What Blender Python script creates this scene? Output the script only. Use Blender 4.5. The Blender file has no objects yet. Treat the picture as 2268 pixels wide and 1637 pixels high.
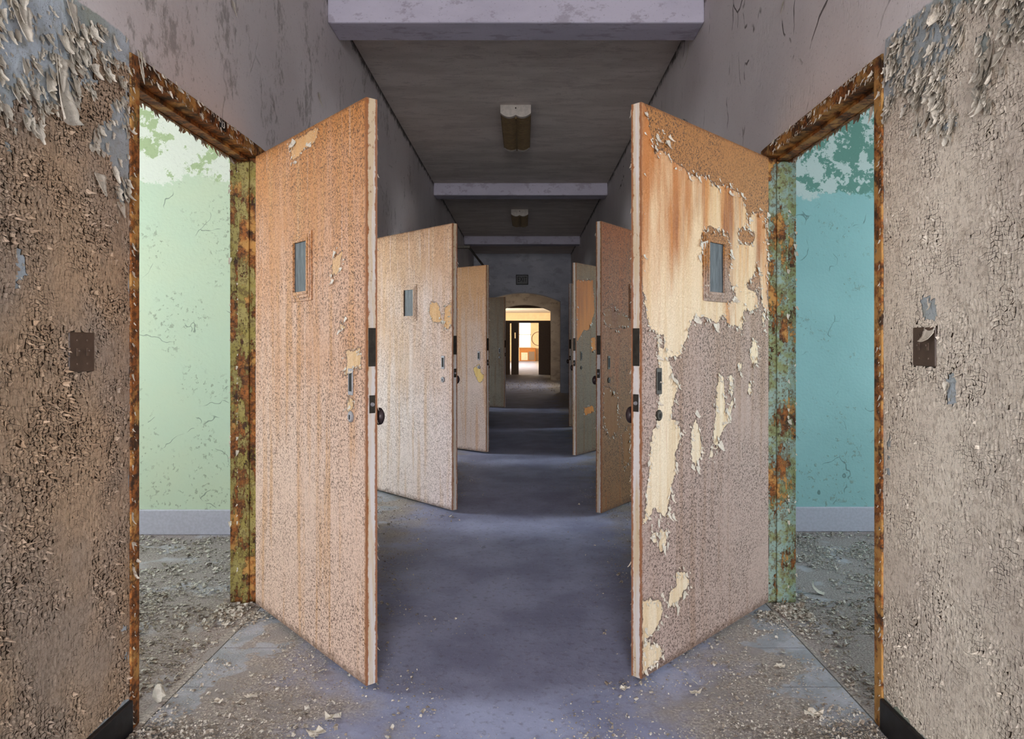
import bpy, bmesh, math, random
import numpy as np
from mathutils import Vector, Matrix, noise as mnoise

random.seed(7)
rng = np.random.default_rng(7)
scene = bpy.context.scene
COL = scene.collection

# ------------------------------------------------------------------ dimensions (metres)
F = 1560.0                      # focal length in pixels of the 2268 px wide frame
VPX, VPY = 1162.0, 760.0        # vanishing point of the corridor
CAMZ = 1.26
XL, XR = -1.283, 1.170          # corridor wall faces
T = 0.14                        # corridor wall thickness
CEIL = 3.52
OUT_L, OUT_R = -4.6, 4.5        # outer walls of the cells
Y_BACK, Y_END = -6.5, 17.8
HEAD = 2.155                    # door opening height
PAINT = 2.245                   # height where the lower wall paint stops
OPEN_L = [(-3.0, -1.92), (-0.33, 0.75), (2.335, 3.42), (4.97, 6.05), (7.64, 8.73), (13.15, 14.24)]  # doorways behind the camera are added to let fill light in
OPEN_R = [(-3.0, -1.92), (-0.33, 0.75), (2.345, 3.42), (4.97, 6.06), (7.64, 8.73), (10.42, 11.51)]


def S(r, g, b):
    """sRGB 0-255 to linear rgba"""
    f = lambda c: c / 12.92 if c <= 0.04045 else ((c + 0.055) / 1.055) ** 2.4
    return (f(r / 255), f(g / 255), f(b / 255), 1.0)


# ------------------------------------------------------------------ material builder
class Mat:
    def __init__(self, name, rough=0.75, spec=0.3):
        self.m = bpy.data.materials.new(name)
        self.m.use_nodes = True
        self.nt = self.m.node_tree
        self.b = self.nt.nodes['Principled BSDF']
        self.b.inputs['Roughness'].default_value = rough
        self.b.inputs['Specular IOR Level'].default_value = spec
        self.tc = self.nt.nodes.new('ShaderNodeTexCoord').outputs['Object']
        s = self.nt.nodes.new('ShaderNodeSeparateXYZ')
        self.nt.links.new(self.tc, s.inputs[0])
        self.x, self.y, self.z = s.outputs

    def put(self, sock, v):
        if isinstance(v, bpy.types.NodeSocket):
            self.nt.links.new(v, sock)
        else:
            sock.default_value = v

    def sc(self, x, y, z, vec=None):
        n = self.nt.nodes.new('ShaderNodeMapping')
        self.nt.links.new(vec or self.tc, n.inputs[0])
        n.inputs['Scale'].default_value = (x, y, z)
        return n.outputs[0]

    def noise(self, scale, detail=4, rough=0.55, vec=None, dist=0.0):
        n = self.nt.nodes.new('ShaderNodeTexNoise')
        self.nt.links.new(vec or self.tc, n.inputs['Vector'])
        n.inputs['Scale'].default_value = scale
        n.inputs['Detail'].default_value = detail
        n.inputs['Roughness'].default_value = rough
        n.inputs['Distortion'].default_value = dist
        return n.outputs['Fac']

    def vor(self, scale, feature='DISTANCE_TO_EDGE', vec=None, out='Distance'):
        n = self.nt.nodes.new('ShaderNodeTexVoronoi')
        n.feature = feature
        self.nt.links.new(vec or self.tc, n.inputs['Vector'])
        n.inputs['Scale'].default_value = scale
        return n.outputs[out]

    def warp(self, scale, amt):
        n = self.nt.nodes.new('ShaderNodeTexNoise')
        self.nt.links.new(self.tc, n.inputs['Vector'])
        n.inputs['Scale'].default_value = scale
        n.inputs['Detail'].default_value = 2
        v = self.nt.nodes.new('ShaderNodeVectorMath')
        v.operation = 'MULTIPLY_ADD'
        self.nt.links.new(n.outputs['Color'], v.inputs[0])
        v.inputs[1].default_value = (amt, amt, amt)
        self.nt.links.new(self.tc, v.inputs[2])
        return v.outputs[0]

    def math(self, op, a, b=0.0, c=0.0):
        n = self.nt.nodes.new('ShaderNodeMath')
        n.operation = op
        for i, v in enumerate((a, b, c)):
            self.put(n.inputs[i], v)
        return n.outputs[0]

    def add(self, a, b): return self.math('ADD', a, b)
    def sub(self, a, b): return self.math('SUBTRACT', a, b)
    def mul(self, a, b): return self.math('MULTIPLY', a, b)

    def thr(self, v, lo, hi):
        n = self.nt.nodes.new('ShaderNodeMapRange')
        n.interpolation_type = 'SMOOTHSTEP'
        self.put(n.inputs[0], v)
        if lo <= hi:
            n.inputs[1].default_value, n.inputs[2].default_value = lo, hi
        else:
            n.inputs[1].default_value, n.inputs[2].default_value = hi, lo
            n.inputs[3].default_value, n.inputs[4].default_value = 1, 0
        return n.outputs[0]

    def mix(self, f, a, b, blend='MIX'):
        n = self.nt.nodes.new('ShaderNodeMix')
        n.data_type = 'RGBA'
        n.blend_type = blend
        self.put(n.inputs[0], f)
        self.put(n.inputs[6], a)
        self.put(n.inputs[7], b)
        return n.outputs[2]

    def attr(self, name):
        n = self.nt.nodes.new('ShaderNodeAttribute')
        n.attribute_name = name
        return n.outputs['Fac']

    def squiggle(self, scale, w, vec=None, detail=2):
        """thin meandering hairlines: 1 on the line"""
        n = self.noise(scale, detail, 0.5, vec)
        return self.thr(self.math('ABSOLUTE', self.sub(n, 0.5)), w, w * 0.25)

    def color(self, c):
        self.put(self.b.inputs['Base Color'], c)
        return self

    def bump(self, h, strength=0.5, dist=0.01):
        n = self.nt.nodes.new('ShaderNodeBump')
        n.inputs['Strength'].default_value = strength
        n.inputs['Distance'].default_value = dist
        self.put(n.inputs['Height'], h)
        self.nt.links.new(n.outputs[0], self.b.inputs['Normal'])
        return self


def plain(name, c, rough=0.6, metal=0.0, var=0.25, scale=30):
    m = Mat(name, rough)
    n = m.noise(scale, 4, 0.6)
    dark = (c[0] * (1 - var), c[1] * (1 - var), c[2] * (1 - var), 1)
    m.color(m.mix(m.thr(n, 0.35, 0.65), dark, c))
    m.b.inputs['Metallic'].default_value = metal
    m.bump(n, 0.15, 0.004)
    return m.m


# ------------------------------------------------------------------ geometry helpers
class MB:
    """collects boxes, prisms and loose faces; build() links them as one mesh object"""
    def __init__(self):
        self.v, self.f, self.mi = [], [], []

    def face(self, pts, mi=0):
        b = len(self.v)
        self.v += [tuple(p) for p in pts]
        self.f.append(tuple(range(b, b + len(pts))))
        self.mi.append(mi)

    def mesh(self, vs, fs, mi=0):
        b = len(self.v)
        self.v += [tuple(p) for p in vs]
        self.f += [tuple(i + b for i in f) for f in fs]
        self.mi += [mi] * len(fs)

    def box(self, x0, x1, y0, y1, z0, z1, mi=0):
        vs = [(x0, y0, z0), (x1, y0, z0), (x1, y1, z0), (x0, y1, z0), (x0, y0, z1), (x1, y0, z1), (x1, y1, z1), (x0, y1, z1)]
        self.mesh(vs, [(0, 3, 2, 1), (4, 5, 6, 7), (0, 1, 5, 4), (1, 2, 6, 5), (2, 3, 7, 6), (3, 0, 4, 7)], mi)

    def tube(self, p0, p1, r0, r1=None, n=20, caps=True, mi=0):
        r1 = r0 if r1 is None else r1
        p0, p1 = Vector(p0), Vector(p1)
        d = (p1 - p0).normalized()
        a = d.orthogonal().normalized()
        b = d.cross(a)
        vs = []
        for p, r in ((p0, r0), (p1, r1)):
            for i in range(n):
                t = 2 * math.pi * i / n
                vs.append(p + (a * math.cos(t) + b * math.sin(t)) * r)
        fs = [(i, (i + 1) % n, n + (i + 1) % n, n + i) for i in range(n)]
        if caps:
            fs += [tuple(reversed(range(n))), tuple(range(n, 2 * n))]
        self.mesh(vs, fs, mi)

    def lathe(self, o, axis, prof, n=28, mi=0):
        o, d = Vector(o), Vector(axis).normalized()
        a = d.orthogonal().normalized()
        b = d.cross(a)
        vs = []
        for (r, h) in prof:
            for i in range(n):
                t = 2 * math.pi * i / n
                vs.append(o + d * h + (a * math.cos(t) + b * math.sin(t)) * r)
        fs = []
        for k in range(len(prof) - 1):
            for i in range(n):
                j = (i + 1) % n
                fs.append((k * n + i, k * n + j, (k + 1) * n + j, (k + 1) * n + i))
        fs += [tuple(reversed(range(n))), tuple(range((len(prof) - 1) * n, len(prof) * n))]
        self.mesh(vs, fs, mi)

    def build(self, name, mats, parent=None, bevel=0.0, smooth=False, segs=2):
        me = bpy.data.meshes.new(name)
        me.from_pydata(self.v, [], self.f)
        for m in (mats if isinstance(mats, (list, tuple)) else [mats]):
            me.materials.append(m)
        me.polygons.foreach_set('material_index', self.mi)
        if smooth:
            me.polygons.foreach_set('use_smooth', [True] * len(self.f))
        o = bpy.data.objects.new(name, me)
        COL.objects.link(o)
        if parent is not None:
            o.parent = parent
        if bevel > 0:
            w = o.modifiers.new('weld', 'WELD')
            w.merge_threshold = 1e-5
            b = o.modifiers.new('bevel', 'BEVEL')
            b.width = bevel
            b.segments = segs
            b.limit_method = 'ANGLE'
        return o


def tag(o, label=None, cat=None, group=None, kind=None):
    if label: o['label'] = label
    if cat: o['category'] = cat
    if group: o['group'] = group
    if kind: o['kind'] = kind
    return o


def struct(o, label=None):
    o['kind'] = 'structure'
    if label: o['label'] = label
    return o


def thing(name, label, cat, loc=(0, 0, 0), rz=0.0, group=None):
    o = bpy.data.objects.new(name, None)
    o.empty_display_size = 0.1
    COL.objects.link(o)
    o.location = loc
    o.rotation_euler = (0, 0, rz)
    return tag(o, label, cat, group)


def fbm(x, y, z=0.0, octv=4):
    return mnoise.fractal(Vector((x, y, z)), 0.9, 2.0, octv)


# ------------------------------------------------------------------ materials of the place
def m_corridor():
    m = Mat('corridor_wall_paint', 0.7, 0.3)
    # lower paint: bare blue-grey plaster where it has flaked off (the chips themselves are geometry)
    n1 = m.noise(3.0, 4)
    n2 = m.noise(26, 4, 0.6)
    plaster = m.mix(m.thr(n1, 0.35, 0.65), S(190, 200, 210), S(166, 174, 178))
    plaster = m.mix(m.mul(m.thr(n2, 0.5, 0.7), 0.6), plaster, S(146, 142, 126))
    plaster = m.mix(m.thr(m.noise(1.4, 3), 0.55, 0.7), plaster, S(150, 156, 140))
    cr = m.squiggle(60, 0.012)
    plaster = m.mix(m.mul(cr, 0.6), plaster, S(70, 66, 60))
    # upper paint: lilac grey with mildew and hairline cracks
    up = m.mix(m.thr(m.noise(0.9, 3), 0.35, 0.7), S(220, 213, 213), S(206, 198, 198))
    mild = m.noise(2.6, 6, 0.72, m.sc(1, 1.3, 0.8))
    fine = m.noise(26, 5, 0.72, m.sc(1, 1.2, 0.7))
    lefty = m.thr(m.x, 0.2, -0.2)
    mk = m.thr(m.add(mild, m.mul(m.sub(fine, 0.5), 0.6)), 0.555, 0.68)
    up = m.mix(m.mul(mk, m.add(m.mul(lefty, 0.50), 0.08)), up, S(120, 114, 108))
    up = m.mix(m.mul(m.thr(m.noise(90, 3, 0.6), 0.63, 0.7), 0.4), up, S(105, 92, 84))
    crk = m.vor(1.9, 'DISTANCE_TO_EDGE', m.sc(1, 1.0, 0.42, m.warp(5, 0.12)))
    ck = m.mul(m.mul(m.thr(crk, 0.008, 0.003), m.thr(m.noise(5.5, 3), 0.50, 0.60)), m.sub(1.0, m.mul(lefty, 0.7)))
    up = m.mix(m.mul(ck, 0.85), up, S(58, 48, 44))
    # rusty grime in the corner under the ceiling
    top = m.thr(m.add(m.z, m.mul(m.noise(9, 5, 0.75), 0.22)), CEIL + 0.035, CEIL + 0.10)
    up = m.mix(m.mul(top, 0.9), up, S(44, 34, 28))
    zz = m.add(m.add(m.z, m.mul(m.thr(m.y, 2.282, 2.292), 0.05)), m.mul(m.sub(m.noise(14, 3), 0.5), 0.03))
    m.color(m.mix(m.thr(zz, PAINT - 0.004, PAINT + 0.004), plaster, up))
    m.bump(m.add(m.mul(n2, 0.5), m.add(m.mul(mk, -0.3), m.mul(ck, -1.0))), 0.35, 0.006)
    return m.m


def m_cream(name, c1, c2, dark):
    m = Mat(name, 0.55, 0.35)
    n1 = m.noise(2.3, 4)
    n2 = m.noise(45, 3, 0.6)
    c = m.mix(m.thr(n1, 0.35, 0.65), c1, c2)
    c = m.mix(m.mul(m.thr(n2, 0.5, 0.66), 0.35), c, dark)
    c = m.mix(m.mul(m.squiggle(110, 0.018), 0.55), c, dark)
    m.color(c)
    m.bump(m.noise(70, 3), 0.35, 0.004)
    return m.m


def m_rust(name, paint, paint2, amount, tan=0.50):
    """rusted steel; old paint survives mostly on the hinge-side jamb"""
    m = Mat(name, 0.7, 0.35)
    n1 = m.noise(7, 6, 0.7, m.sc(1.6, 1.6, 0.6))
    n2 = m.noise(48, 5, 0.7)
    n3 = m.noise(16, 5, 0.65)
    r = m.mix(m.thr(n2, 0.36, 0.64), S(74, 44, 22), S(164, 100, 46))
    r = m.mix(m.thr(n3, 0.52, 0.62), r, S(62, 40, 24))
    r = m.mix(m.mul(m.thr(m.noise(9, 6, 0.7), tan, tan + 0.10), 0.8), r, S(198, 150, 84))
    p = m.mix(m.thr(n3, 0.42, 0.58), paint, paint2)
    p = m.mix(m.mul(m.thr(n2, 0.50, 0.60), 0.75), p, S(96, 76, 44))
    hinge = m.mul(m.thr(m.y, 3.30, 3.36), m.thr(m.z, HEAD - 0.004, HEAD - 0.03))
    k = m.thr(m.add(m.add(n1, m.mul(m.sub(n2, 0.5), 0.4)), m.mul(hinge, 0.20)), amount - 0.02, amount + 0.02)
    c = m.mix(k, r, p)
    head = m.thr(m.z, HEAD - 0.03, HEAD - 0.005)
    c = m.mix(m.mul(m.mul(head, m.thr(n3, 0.38, 0.6)), 0.55), c, S(46, 30, 18))
    m.color(c)
    m.bump(m.add(m.mul(n2, 0.9), m.mul(k, 0.8)), 0.8, 0.008)
    return m.m


def m_cell(name, low1, low2, up1, up2, zline, patch, ps=6):
    m = Mat(name, 0.6, 0.3)
    n1 = m.noise(1.3, 4)
    low = m.mix(m.thr(n1, 0.35, 0.7), low1, low2)
    sp = m.mul(m.thr(m.noise(34, 4, 0.7), 0.575, 0.64), m.thr(m.add(m.noise(3.2, 3), m.mul(m.thr(m.z, 0.9, 0.2), 0.12)), 0.46, 0.62))
    low = m.mix(m.mul(sp, 0.5), low, S(128, 132, 110))
    crk = m.vor(3.2, 'DISTANCE_TO_EDGE', m.warp(6, 0.25))
    ck = m.mul(m.thr(crk, 0.012, 0.003), m.thr(m.noise(5, 2), 0.56, 0.62))
    low = m.mix(m.mul(ck, 0.6), low, S(70, 84, 78))
    n2 = m.noise(ps, 6, 0.72)
    up = m.mix(m.thr(m.add(n2, m.mul(m.sub(m.noise(1.7, 2), 0.5), 0.5)), patch - 0.012, patch + 0.012), up1, up2)
    zz = m.add(m.z, m.mul(m.sub(m.noise(5, 6, 0.75), 0.5), 0.36))
    k = m.thr(zz, zline - 0.01, zline + 0.01)
    m.color(m.mix(k, low, up))
    m.bump(m.add(m.mul(m.noise(60, 4), 0.6), m.add(m.mul(sp, 0.8), m.mul(n2, 0.4))), 0.5, 0.006)
    return m.m


def m_floor():
    m = Mat('worn_floor', 0.62, 0.35)
    n1 = m.noise(2.4, 5, 0.6)
    n2 = m.noise(34, 4, 0.65)
    lino = m.mix(m.thr(n1, 0.32, 0.68), S(166, 172, 202), S(138, 142, 172))
    lino = m.mix(m.mul(m.thr(n2, 0.52, 0.7), 0.55), lino, S(116, 114, 130))
    sc = m.noise(7, 4, 0.6, m.sc(1.3, 1, 1))
    lino = m.mix(m.mul(m.thr(sc, 0.66, 0.73), 0.65), lino, S(106, 118, 132))
    # dust and crumbs gather towards the walls
    ax = m.math('ABSOLUTE', m.add(m.x, 0.056))
    dn = m.noise(3.6, 5, 0.65)
    nearer = m.mul(m.thr(m.y, 2.85, 2.35), 0.22)
    dk = m.thr(m.add(m.add(ax, nearer), m.mul(m.sub(dn, 0.5), 1.1)), 0.55, 0.98)
    dust = m.mix(m.thr(m.noise(90, 3, 0.7), 0.4, 0.62), S(136, 126, 118), S(186, 176, 164))
    dust = m.mix(m.thr(m.noise(5, 4), 0.5, 0.62), dust, S(150, 142, 136))
    c = m.mix(m.mul(dk, 0.9), lino, dust)
    # slate strip and joint along each doorway
    for x0, sg in ((XL + 0.026, 1), (XR - 0.004, -1)):
        d = m.mul(m.sub(m.x, x0), sg)
        instrip = m.mul(m.thr(d, 0.0, 0.003), m.thr(d, 0.30, 0.295))
        bare = m.thr(m.add(m.noise(4.2, 4, 0.6), m.mul(m.thr(d, 0.30, 0.0), 0.26)), 0.60, 0.64)
        slate = m.mix(m.thr(m.noise(9, 4), 0.4, 0.6), S(170, 172, 182), S(150, 154, 162))
        slate = m.mix(m.mul(m.thr(n2, 0.55, 0.66), 0.6), slate, S(150, 142, 126))
        jy = m.math('ABSOLUTE', m.sub(m.math('FRACT', m.math('DIVIDE', m.add(m.y, 0.06), 0.33)), 0.5))
        slate = m.mix(m.thr(jy, 0.494, 0.498), slate, S(66, 62, 64))
        c = m.mix(m.mul(instrip, bare), c, slate)
        c = m.mix(m.mul(m.thr(m.math('ABSOLUTE', d), 0.0035, 0.0025), 0.85), c, S(58, 54, 54))
    # cell floors
    room = m.thr(ax, 1.24, 1.245)
    rd = m.mix(m.thr(m.noise(120, 3, 0.7), 0.42, 0.6), S(126, 114, 112), S(178, 166, 162))
    rd = m.mix(m.thr(m.noise(4, 4), 0.55, 0.66), rd, S(176, 173, 180))
    c = m.mix(m.mul(room, 0.85), c, rd)
    spk = m.thr(m.noise(110, 2, 0.5), 0.69, 0.72)
    c = m.mix(m.mul(spk, 0.75), c, S(206, 206, 214))
    m.color(c)
    m.bump(m.add(m.mul(n2, 0.5), m.mul(m.noise(120, 3), m.add(m.mul(dk, 0.7), 0.15))), 0.5, 0.006)
    return m.m


def m_ceiling(name, c1, c2, c3):
    m = Mat(name, 0.8, 0.2)
    a = m.noise(2.6, 6, 0.62, m.sc(0.55, 1.7, 1))
    b = m.noise(7, 5, 0.7, m.sc(0.6, 2.0, 1))
    c = m.mix(m.thr(a, 0.38, 0.62), c1, c2)
    c = m.mix(m.mul(m.thr(b, 0.54, 0.6), 0.6), c, c3)
    c = m.mix(m.mul(m.thr(m.noise(55, 4, 0.7), 0.6, 0.68), 0.4), c, S(90, 82, 74))
    m.color(c)
    m.bump(m.add(a, m.mul(b, 0.5)), 0.2, 0.004)
    return m.m


def m_door(name, top, bot, streak, wood, rust, dark, speck=0.75, rustk=0.5, seed=0.0, upper=None, cr=1.0):
    m = Mat(name, 0.6, 0.35)
    off = m.nt.nodes.new('ShaderNodeVectorMath')
    off.inputs[1].default_value = (seed, seed * 0.7, seed * 1.3)
    m.nt.links.new(m.tc, off.inputs[0])
    m.tc = off.outputs[0]
    st = m.noise(1.0, 4, 0.6, m.sc(17, 17, 0.9))
    st2 = m.noise(1.0, 3, 0.6, m.sc(42, 42, 1.6))
    big = m.noise(2.2, 4)
    g = m.thr(m.add(m.z, m.mul(m.sub(m.add(st, big), 1.0), 1.3)), 0.45, 2.15)
    p = m.mix(g, bot, top)
    p = m.mix(m.mul(m.thr(st, 0.5, 0.66), 0.55), p, streak)
    p = m.mix(m.mul(m.thr(st2, 0.56, 0.68), 0.35), p, bot)
    if upper is not None:       # darker varnish-like coat over the upper part of the door
        p = m.mix(m.thr(m.add(m.z, m.mul(big, 0.3)), 1.62, 1.74), p, upper)
    # crazing of the paint: short dark hairlines plus grit
    den = m.thr(m.add(m.noise(2.6, 4, 0.6), m.mul(m.sub(st, 0.5), 0.3)), 0.26, 0.56)
    w2 = m.warp(80, 0.012)
    sq = m.squiggle(82, 0.058 * cr, w2, 3)
    sq = m.mul(sq, m.thr(m.noise(95, 2), 0.40, 0.54))
    dots = m.thr(m.noise(135, 2, 0.6), 0.58, 0.66)
    k = m.math('MAXIMUM', sq, m.mul(dots, 0.8))
    p = m.mix(m.mul(m.mul(k, m.add(m.mul(den, 0.66), 0.26)), speck), p, dark)
    blot = m.thr(m.add(m.noise(9, 6, 0.75), m.mul(m.sub(big, 0.5), 0.2)), 0.68, 0.74)
    p = m.mix(m.mul(blot, 0.5), p, dark)
    # bare wood below
    ws = m.noise(1.0, 5, 0.6, m.sc(26, 26, 1.1))
    wr = m.noise(1.0, 4, 0.6, m.sc(9, 9, 1.1))
    w = m.mix(m.thr(ws, 0.4, 0.66), wood, (wood[0] * 0.88, wood[1] * 0.80, wood[2] * 0.68, 1))
    up = m.thr(m.z, 0.9, 1.9)
    w = m.mix(m.mul(up, 0.55), w, (wood[0] * 0.93, wood[1] * 0.66, wood[2] * 0.36, 1))
    rs = m.mix(m.thr(ws, 0.38, 0.62), (rust[0] * 0.55, rust[1] * 0.45, rust[2] * 0.4, 1), (min(rust[0] * 1.35, 1), rust[1] * 1.55, rust[2] * 1.4, 1))
    rs = m.mix(m.thr(big, 0.35, 0.6), rs, rust)
    w = m.mix(m.mul(m.thr(m.add(wr, m.mul(m.sub(up, 0.5), 0.30)), 0.44, 0.74), rustk), w, rs)
    w = m.mix(m.mul(m.thr(m.noise(1.0, 5, 0.7, m.sc(60, 60, 2.4)), 0.6, 0.72), 0.3), w, rust)
    pe = m.add(m.attr('peel'), m.mul(m.sub(m.noise(40, 4, 0.65), 0.5), 0.045))
    pe = m.add(pe, m.mul(m.sub(m.noise(11, 3, 0.6), 0.5), 0.05))
    k2 = m.thr(pe, -0.0012, 0.0012)
    lip = m.mul(m.thr(m.math('ABSOLUTE', m.add(pe, 0.003)), 0.005, 0.001), 0.6)
    c = m.mix(k2, p, w)
    c = m.mix(lip, c, S(74, 58, 50))
    fe = m.thr(m.add(m.x, m.mul(m.noise(24, 4, 0.7), 0.03)), 1.078, 1.092)
    c = m.mix(m.mul(fe, 0.8), c, S(136, 80, 38))
    tp = m.thr(m.add(m.z, m.mul(m.noise(24, 4, 0.7), 0.03)), 2.152, 2.166)
    c = m.mix(m.mul(tp, 0.7), c, S(110, 66, 36))
    # grime along the bottom rail and edges
    bt = m.thr(m.add(m.z, m.mul(m.noise(30, 4, 0.7), 0.12)), 0.12, 0.075)
    c = m.mix(m.mul(bt, 0.7), c, S(84, 58, 40))
    m.color(c)
    m.bump(m.add(m.mul(k, -0.6), m.add(m.mul(k2, -1.0), m.mul(st2, 0.2))), 0.55, 0.005)
    return m.m


def m_edge():
    m = Mat('door_edge_paint', 0.5, 0.4)
    n = m.noise(1.0, 4, 0.6, m.sc(30, 30, 2.0))
    n2 = m.noise(40, 4, 0.65)
    c = m.mix(m.thr(n, 0.4, 0.62), S(205, 200, 198), S(196, 176, 146))
    c = m.mix(m.mul(m.thr(m.add(n2, m.mul(m.sub(n, 0.5), 0.7)), 0.66, 0.74), 0.7), c, S(130, 86, 54))
    yy = m.math('ABSOLUTE', m.sub(m.math('ABSOLUTE', m.y), 0.0225))
    ed = m.thr(m.add(yy, m.mul(m.sub(n2, 0.5), 0.016)), 0.0115, 0.0165)
    c = m.mix(m.mul(ed, 0.9), c, S(140, 82, 40))
    m.color(c)
    m.bump(n2, 0.5, 0.004)
    return m.m


M = {}
M['corridor'] = m_corridor()
M['cream_l'] = m_cream('cream_paint_chips', S(186, 158, 130), S(168, 150, 134), S(98, 82, 64))
M['cream_r'] = m_cream('cream_paint_chips_pale', S(232, 220, 203), S(216, 203, 188), S(140, 122, 102))
M['under_l'] = plain('tan_undercoat', S(84, 70, 58), 0.8, var=0.3, scale=25)
M['under_r'] = plain('pale_undercoat', S(72, 62, 50), 0.8, var=0.3, scale=25)
M['flake'] = m_cream('curled_paint', S(214, 206, 192), S(200, 192, 178), S(140, 128, 112))
M['rust_l'] = m_rust('rusted_frame_olive', S(160, 148, 92), S(150, 138, 74), 0.68)
M['rust_r'] = m_rust('rusted_frame_teal', S(140, 164, 156), S(132, 142, 100), 0.66, 0.47)
M['rust_n'] = m_rust('rusted_frame_plain', S(176, 150, 112), S(150, 120, 84), 0.58)
M['green'] = m_cell('mint_cell_wall', S(200, 218, 194), S(206, 218, 190), S(228, 232, 220), S(176, 194, 150), 2.33, 0.60)
M['teal'] = m_cell('teal_cell_wall', S(146, 188, 188), S(156, 198, 198), S(104, 146, 134), S(196, 208, 204), 2.25, 0.535, 10)
M['cellplain'] = plain('plain_cell_wall', S(200, 205, 190), 0.8)
M['tealplain'] = plain('plain_teal_wall', S(150, 192, 190), 0.8)
M['terrazzo'] = plain('terrazzo_base', S(196, 194, 208), 0.6, var=0.12, scale=60)
M['black'] = plain('black_rubber_base', S(24, 25, 30), 0.35, var=0.5, scale=26)
M['floor'] = m_floor()
M['ceiling'] = m_ceiling('stained_ceiling', S(212, 202, 194), S(196, 186, 178), S(182, 170, 164))
M['beam'] = m_ceiling('painted_beam', S(178, 174, 188), S(168, 164, 178), S(138, 132, 140))
M['edge'] = m_edge()
M['steel'] = plain('tarnished_steel', S(74, 70, 64), 0.5, 0.6, 0.35, 40)
M['chrome'] = plain('dull_nickel', S(150, 148, 152), 0.5, 0.2, 0.2, 60)
M['slot'] = plain('dark_slot', S(22, 18, 14), 0.7)
M['knob'] = plain('dark_knob', S(64, 52, 54), 0.4, 0.2, 0.3, 30)
M['brown'] = plain('brown_bakelite', S(78, 62, 52), 0.45, 0.0, 0.2, 40)
M['browns'] = plain('brown_bakelite_toggle', S(96, 78, 66), 0.4, 0.0, 0.2, 40)
M['lamp'] = plain('enamel_lamp_white', S(190, 182, 172), 0.5, 0.0, 0.2, 25)
M['louver'] = plain('yellowed_louver', S(118, 96, 62), 0.55, 0.0, 0.35, 25)
M['lampin'] = plain('lamp_inside', S(60, 46, 30), 0.7)
M['endwall'] = m_ceiling('blue_grey_end_wall', S(180, 182, 190), S(162, 164, 174), S(150, 150, 158))
M['lobby'] = m_ceiling('lobby_plaster', S(186, 172, 156), S(168, 154, 140), S(140, 128, 116))
M['sign'] = plain('faded_sign_face', S(116, 116, 116), 0.6, var=0.15)
M['ink'] = plain('dark_lettering', S(22, 22, 24), 0.6)
M['white'] = plain('white_lettering', S(220, 218, 210), 0.6)
M['dwood'] = plain('dark_screen_wood', S(128, 110, 94), 0.6)
M['tanwall'] = plain('sunlit_tan_wall', S(226, 196, 158), 0.8, var=0.1, scale=3)
M['owood'] = plain('orange_cabinet_wood', S(176, 112, 52), 0.5)
M['pale'] = plain('pale_cabinet_front', S(214, 204, 180), 0.5)
M['plaster'] = plain('white_plaster', S(214, 210, 198), 0.9)

g = Mat('dusty_wired_glass', 0.5, 0.25)
gn = g.noise(1.0, 5, 0.65, g.sc(40, 40, 9))
g.color(g.mix(g.thr(gn, 0.35, 0.7), S(40, 48, 54), S(84, 92, 96)))
M['glass'] = g.m

ch = Mat('floor_paint_chips', 0.7, 0.3)
cn = ch.noise(60, 2)
ch.color(ch.mix(ch.thr(cn, 0.40, 0.60), S(140, 128, 116), S(204, 198, 188)))
M['chips'] = ch.m

# ------------------------------------------------------------------ camera
cd = bpy.data.cameras.new('camera')
cam = bpy.data.objects.new('camera', cd)
COL.objects.link(cam)
cam.location = (0, 0, CAMZ)
cam.rotation_euler = (math.pi / 2, 0, 0)
cd.sensor_width = 36
cd.lens = F / 2268 * 36
cd.shift_x = -(VPX - 1134) / 2268
cd.shift_y = -(818.5 - VPY) / 2268
cd.clip_start, cd.clip_end = 0.05, 200
scene.camera = cam


def px_on_plane(px, py, p0, d):
    """pixel -> (distance along d from p0, height) on a vertical plane through p0 with direction d"""
    k = (px - VPX) / F
    s = (k * p0[1] - p0[0]) / (d[0] - k * d[1])
    Y = p0[1] + d[1] * s
    return s, CAMZ - (py - VPY) / F * Y


# ------------------------------------------------------------------ shell
b = MB()
b.box(OUT_L - 0.3, OUT_R + 0.3, Y_BACK - 0.3, 28.2, -0.2, 0.0)
b.box(-6, 6.5, 28.2, 51, -0.2, 0.0)
struct(b.build('floor', M['floor']), 'worn grey floor of the corridor and cells')

b = MB()
b.box(OUT_L - 0.3, OUT_R + 0.3, Y_BACK - 0.3, Y_END + 0.3, CEIL, CEIL + 0.2)
struct(b.build('ceiling', M['ceiling']), 'dingy stained corridor ceiling')


def side_wall(name, xf, xo, openings):
    b = MB()
    x0, x1 = min(xf, xo), max(xf, xo)
    y = Y_BACK
    for (a, c) in openings:
        b.box(x0, x1, y, a - 0.05, 0, CEIL)
        b.box(x0, x1, a - 0.05, c + 0.05, HEAD + 0.05, CEIL)
        y = c + 0.05
    b.box(x0, x1, y, Y_END, 0, CEIL)
    return struct(b.build(name, M['corridor']))


side_wall('wall_left', XL, XL - T, OPEN_L)
side_wall('wall_right', XR, XR + T, OPEN_R)

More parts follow.
